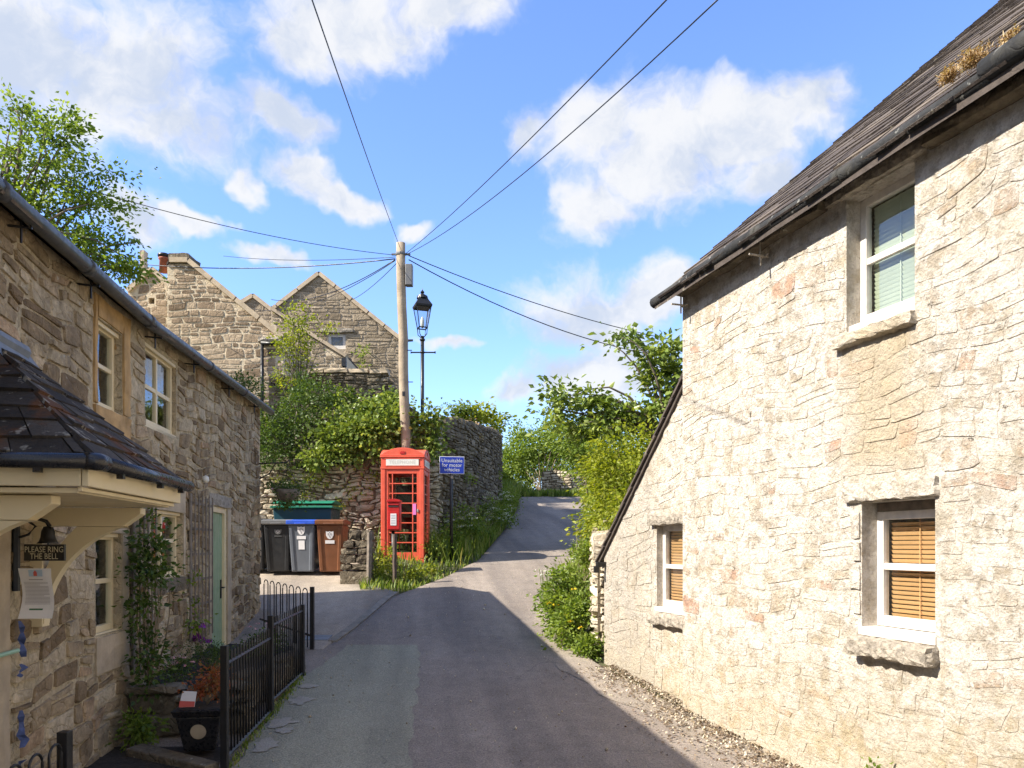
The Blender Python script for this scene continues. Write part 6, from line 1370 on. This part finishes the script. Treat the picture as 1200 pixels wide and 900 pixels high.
plant('wall_plants', 'small ferns and weeds rooted in the joints of the lit wall behind the bins', 'wall plants', (-4.2, 17.3, 2.4), wf, 14, .05, 'leaf_yellow', .07, 0, .01, None, .6, 45)
wf = [B(553, 498, 21, 6, 12, 6, .1), B(557, 510, 21.2, 5, 9, 5, .08)]
plant('dry_plant', 'dry pinkish plant hanging on the dark curved wall', 'wall plant', (-1.0, 21, 4.4), wf, 22, .07, 'leaf_dry', .10, 4, .005, None, .6, 46)
wf = [B(540, 478, 21.5, 40, 4, 16, .2), B(580, 555, 25, 5, 14, 8, .15), B(549, 562, 19.5, 4, 8, 5, .06)]
plant('wall_plants', 'green tufts on top and face of the dark curved wall', 'wall plants', (-1.0, 21.5, 4.9), wf, 18, .07, 'leaf_hedge', .09, 0, .01, None, .6, 47)
# tufts growing in the sunlit gutter
def uPt(px, py, d): u = uY(RF, px, d); p = RF(u, d, 0); return Vector((p.x, p.y, EYE-(py-HY)/FPX*p.y))
for k, (px, py, r, n, lab) in enumerate(((1112, 90, .05, 40, 'left tuft of dry orange stonecrop on the slates above the gutter'), (1142, 70, .06, 50, 'largest tuft of dry orange stonecrop beside the gutter joint'), (1182, 47, .04, 20, 'small pale tuft of stonecrop at the right picture edge above the gutter'))):
    c = uPt(px, py, .12); rng = np.random.default_rng(50+k); e = empty('stonecrop_tuft', tuple(c), lab, 'roof plant', 'stonecrop tufts on the slates')
    pts = np.array(tuple(c))+rng.normal(size=(n*4, 3))*np.array([r*.5, r*.7, .012]); o = blades('stalks', pts, r*.7, M['leaf_dry'], e, .0018, .6, 51+k); o['kind'] = 'stuff'
    fo, _ = foliage('cushion', [(tuple(c), (r*.7, r*.9, .03), n)], 14, .014, M['leaf_dry'], e, .5, .016, seed=53+k); fo['kind'] = 'stuff'
    hd = pts[rng.choice(len(pts), n, replace=False)]+np.array([0, 0, r*.6]); fo = umbels('seed_heads', hd, .006, 6, M['leaf_dry'], e, .010); fo['kind'] = 'stuff'
# garden plants
blobs = [B(176, 640, 6.5, 15, 22, 24, .12), B(172, 668, 6.45, 18, 22, 28, .12), B(188, 668, 6.55, 13, 12, 9, .12), B(168, 715, 6.4, 13, 34, 20, .10), B(172, 770, 6.4, 14, 30, 20, .12), B(172, 615, 6.6, 8, 12, 6, .1), B(178, 800, 6.5, 14, 18, 12, .12)]
plant('climbing_rose', 'climbing rose with dark glossy leaves trained up the shaded cottage wall', 'climbing plant', tuple(LF(6.55, .18, .43)), blobs, 12, .05, 'leaf_dark', .08, 14, .009, None, .5, 61, .7, .6)
b0 = LF(8.2, .18, .46)
cl = plant('clematis', 'clematis with large purple flowers on the tall trellis', 'climbing plant', tuple(b0), [(tuple(LF(8.2, .12, .85)), (.07, .07, .28), 14), (tuple(LF(8.2, .12, 1.25)), (.05, .05, .12), 3)], 8, .05, 'leaf_hedge', .06, 6, .004, None, .6, 62)
fo = umbels('purple_flowers', np.array([tuple(P(233, 747, 8.35)), tuple(P(240, 751, 8.3)), tuple(P(236, 733, 8.4)), tuple(P(228, 749, 8.4))]), .03, 12, M['petal_purple'], cl, .065); fo['kind'] = 'stuff'
plant('shrub', 'small fine-leaved bush under the purple clematis', 'bush', (-3.0, 7.6, .42), [((-2.98, 7.55, .58), (.22, .25, .13), 60)], 26, .02, 'leaf_dark', .05, 10, .004, None, .5, 63)
fl = plant('flowering_plant', 'low plant with small pink and white flowers in the rockery', 'flower', (-3.0, 6.85, .44), [((-3.0, 6.85, .55), (.17, .15, .11), 40)], 20, .025, 'leaf_dark', .05, 8, .003, None, .5, 64)
rng = np.random.default_rng(66); fo = umbels('pink_flowers', np.array([(-3.0+rng.normal()*.12, 6.78+rng.normal()*.06, .64+rng.normal()*.03) for _ in range(18)]), .014, 8, M['petal_pink'], fl, .016); fo['kind'] = 'stuff'
plant('planter_shrub', 'orange-red leaved shrub growing in the black planter', 'shrub', tuple(F_b(0, 0, .33)) if False else (-2.40, 6.05, .40), [((-2.36, 6.08, .58), (.10, .12, .13), 40), ((-2.46, 6.04, .52), (.08, .08, .08), 14)], 16, .03, 'leaf_rust', .05, 12, .003, None, .6, 65)
fp = MB(); pts = []
rng = np.random.default_rng(70)
blobs = [((-2.98, 5.95+.25, .20), (.10, .08, .12), 26)]
plant('fern', 'bright green fern at the foot of the rockery wall', 'fern', (-3.0, 6.22, .05), [((-3.0, 6.2, .20), (.12, .08, .14), 34)], 16, .045, 'leaf_hedge', .06, 10, .003, None, .5, 67)
fl = plant('flowering_plant', 'pale flowered plant behind the stepped railing by the door', 'flower', (-2.72, 8.4, .45), [((-2.72, 8.4, .60), (.2, .35, .14), 50)], 20, .03, 'leaf_dark', .06, 8, .004, None, .5, 68)
fo = umbels('pale_flowers', np.array([(-2.7+rng.normal()*.12, 8.4+rng.normal()*.25, .74+rng.normal()*.04) for _ in range(12)]), .018, 8, M['petal_pink'], fl, .02); fo['kind'] = 'stuff'
for k, (px, lab) in enumerate(((1024, 'taller green weed at the foot of the limewashed wall'), (1088, 'tiny green weed at the foot of the limewashed wall near the picture corner'))):
    u = uY(RF, px, .08); c = RF(u, .08, 0.0); top = EYE-((884 if k == 0 else 896)-HY)/FPX*c.y; plant('weed', lab, 'weed', tuple(c), [((c.x, c.y, (0+top)/2), (.05, .06, top*.5), 16 if k == 0 else 8)], 8, .035, 'leaf_hedge', .03, 5, .003, 'weeds under the limewashed wall', .6, 71+k)
# litter of dead leaves and chippings along the wall foot
rng = np.random.default_rng(80); n = 4200; U = rng.uniform(2.5, 9.4, n); D_ = np.abs(rng.normal(0, .20, n))+.0+np.where(rng.uniform(size=n) < .2, rng.uniform(0, .5, n), 0); pts = np.array([tuple(RF(u, d-(.1 if u > CE else 0), 0)) for u, d in zip(U, D_)])
pts[:, 2] = [profile(y)+.012 for y in pts[:, 1]]
V, F_l = leaf_arrays(pts+np.array([0, 0, .006]), rng.normal(size=pts.shape)*np.array([1, 1, .15]), .030, 3, .7, rng, .3)
props(fast_mesh('leaf_litter', V, F_l, M['litter'], None, np.repeat(rng.uniform(0, 1, n)**1.1, 4), tuple(pts.mean(0)), 3), kind='stuff')
n = 1100; rng = np.random.default_rng(81); U = rng.uniform(2.5, 9.4, n); D_ = np.abs(rng.normal(0, .17, n))+.02; pts = np.array([tuple(RF(u, d-(.1 if u > CE else 0), 0)) for u, d in zip(U, D_)]); pts[:, 2] = [profile(y)+.006 for y in pts[:, 1]]
oc = unit(np.array([[1, 0, 0], [0, 1, 0], [-1, 0, 0], [0, -1, 0], [0, 0, .8], [0, 0, -.6]], float)); sz = rng.uniform(.006, .022, (n, 1, 1)); V = (pts[:, None]+oc[None]*sz*rng.uniform(.6, 1.3, (n, 6, 1))).reshape(-1, 3)
fo_ = np.array([[0, 1, 4], [1, 2, 4], [2, 3, 4], [3, 0, 4], [1, 0, 5], [2, 1, 5], [3, 2, 5], [0, 3, 5]]); Fq = (np.arange(n)[:, None, None]*6+fo_[None]).reshape(-1, 3)
props(fast_mesh('wall_foot_chippings', V, Fq, M['rubble'], None, np.repeat(rng.uniform(0, 1, n), 6), tuple(pts.mean(0)), 3), kind='stuff')

# moss and small weeds at the foot of the railing, stray grit and leaves on the tarmac
rng = np.random.default_rng(90); f = rng.uniform(0, 1, 420); Y = 5.6+2.95*f; x = np.interp(Y, [5.6, 7.1, 8.55], [-2.095, -2.232, -2.335])+np.abs(rng.normal(0, .035, 420))-.02
props(blades('railing_foot_grass', np.array([(a, b, profile(b)+.005) for a, b in zip(x, Y)]), .055, M['grass'], None, .005, .9, 91), kind='stuff')
n = 520; Y = rng.uniform(4.2, 15, n); x = np.array([rng.uniform(max(lane_l(y), LWX(y)+1.0), lane_r(y)) for y in Y]); pts = np.array([(a, b, profile(b)+.014) for a, b in zip(x, Y)])
sz = rng.uniform(.003, .010, (n, 1, 1))*(1+(rng.uniform(size=(n, 1, 1)) < .06)); V = (pts[:, None]+oc[None]*sz*rng.uniform(.6, 1.3, (n, 6, 1))).reshape(-1, 3); Fq = (np.arange(n)[:, None, None]*6+fo_[None]).reshape(-1, 3)
props(fast_mesh('road_grit', V, Fq, M['rubble'], None, np.repeat(rng.uniform(0, 1, n), 6), tuple(pts.mean(0)), 3), kind='stuff')
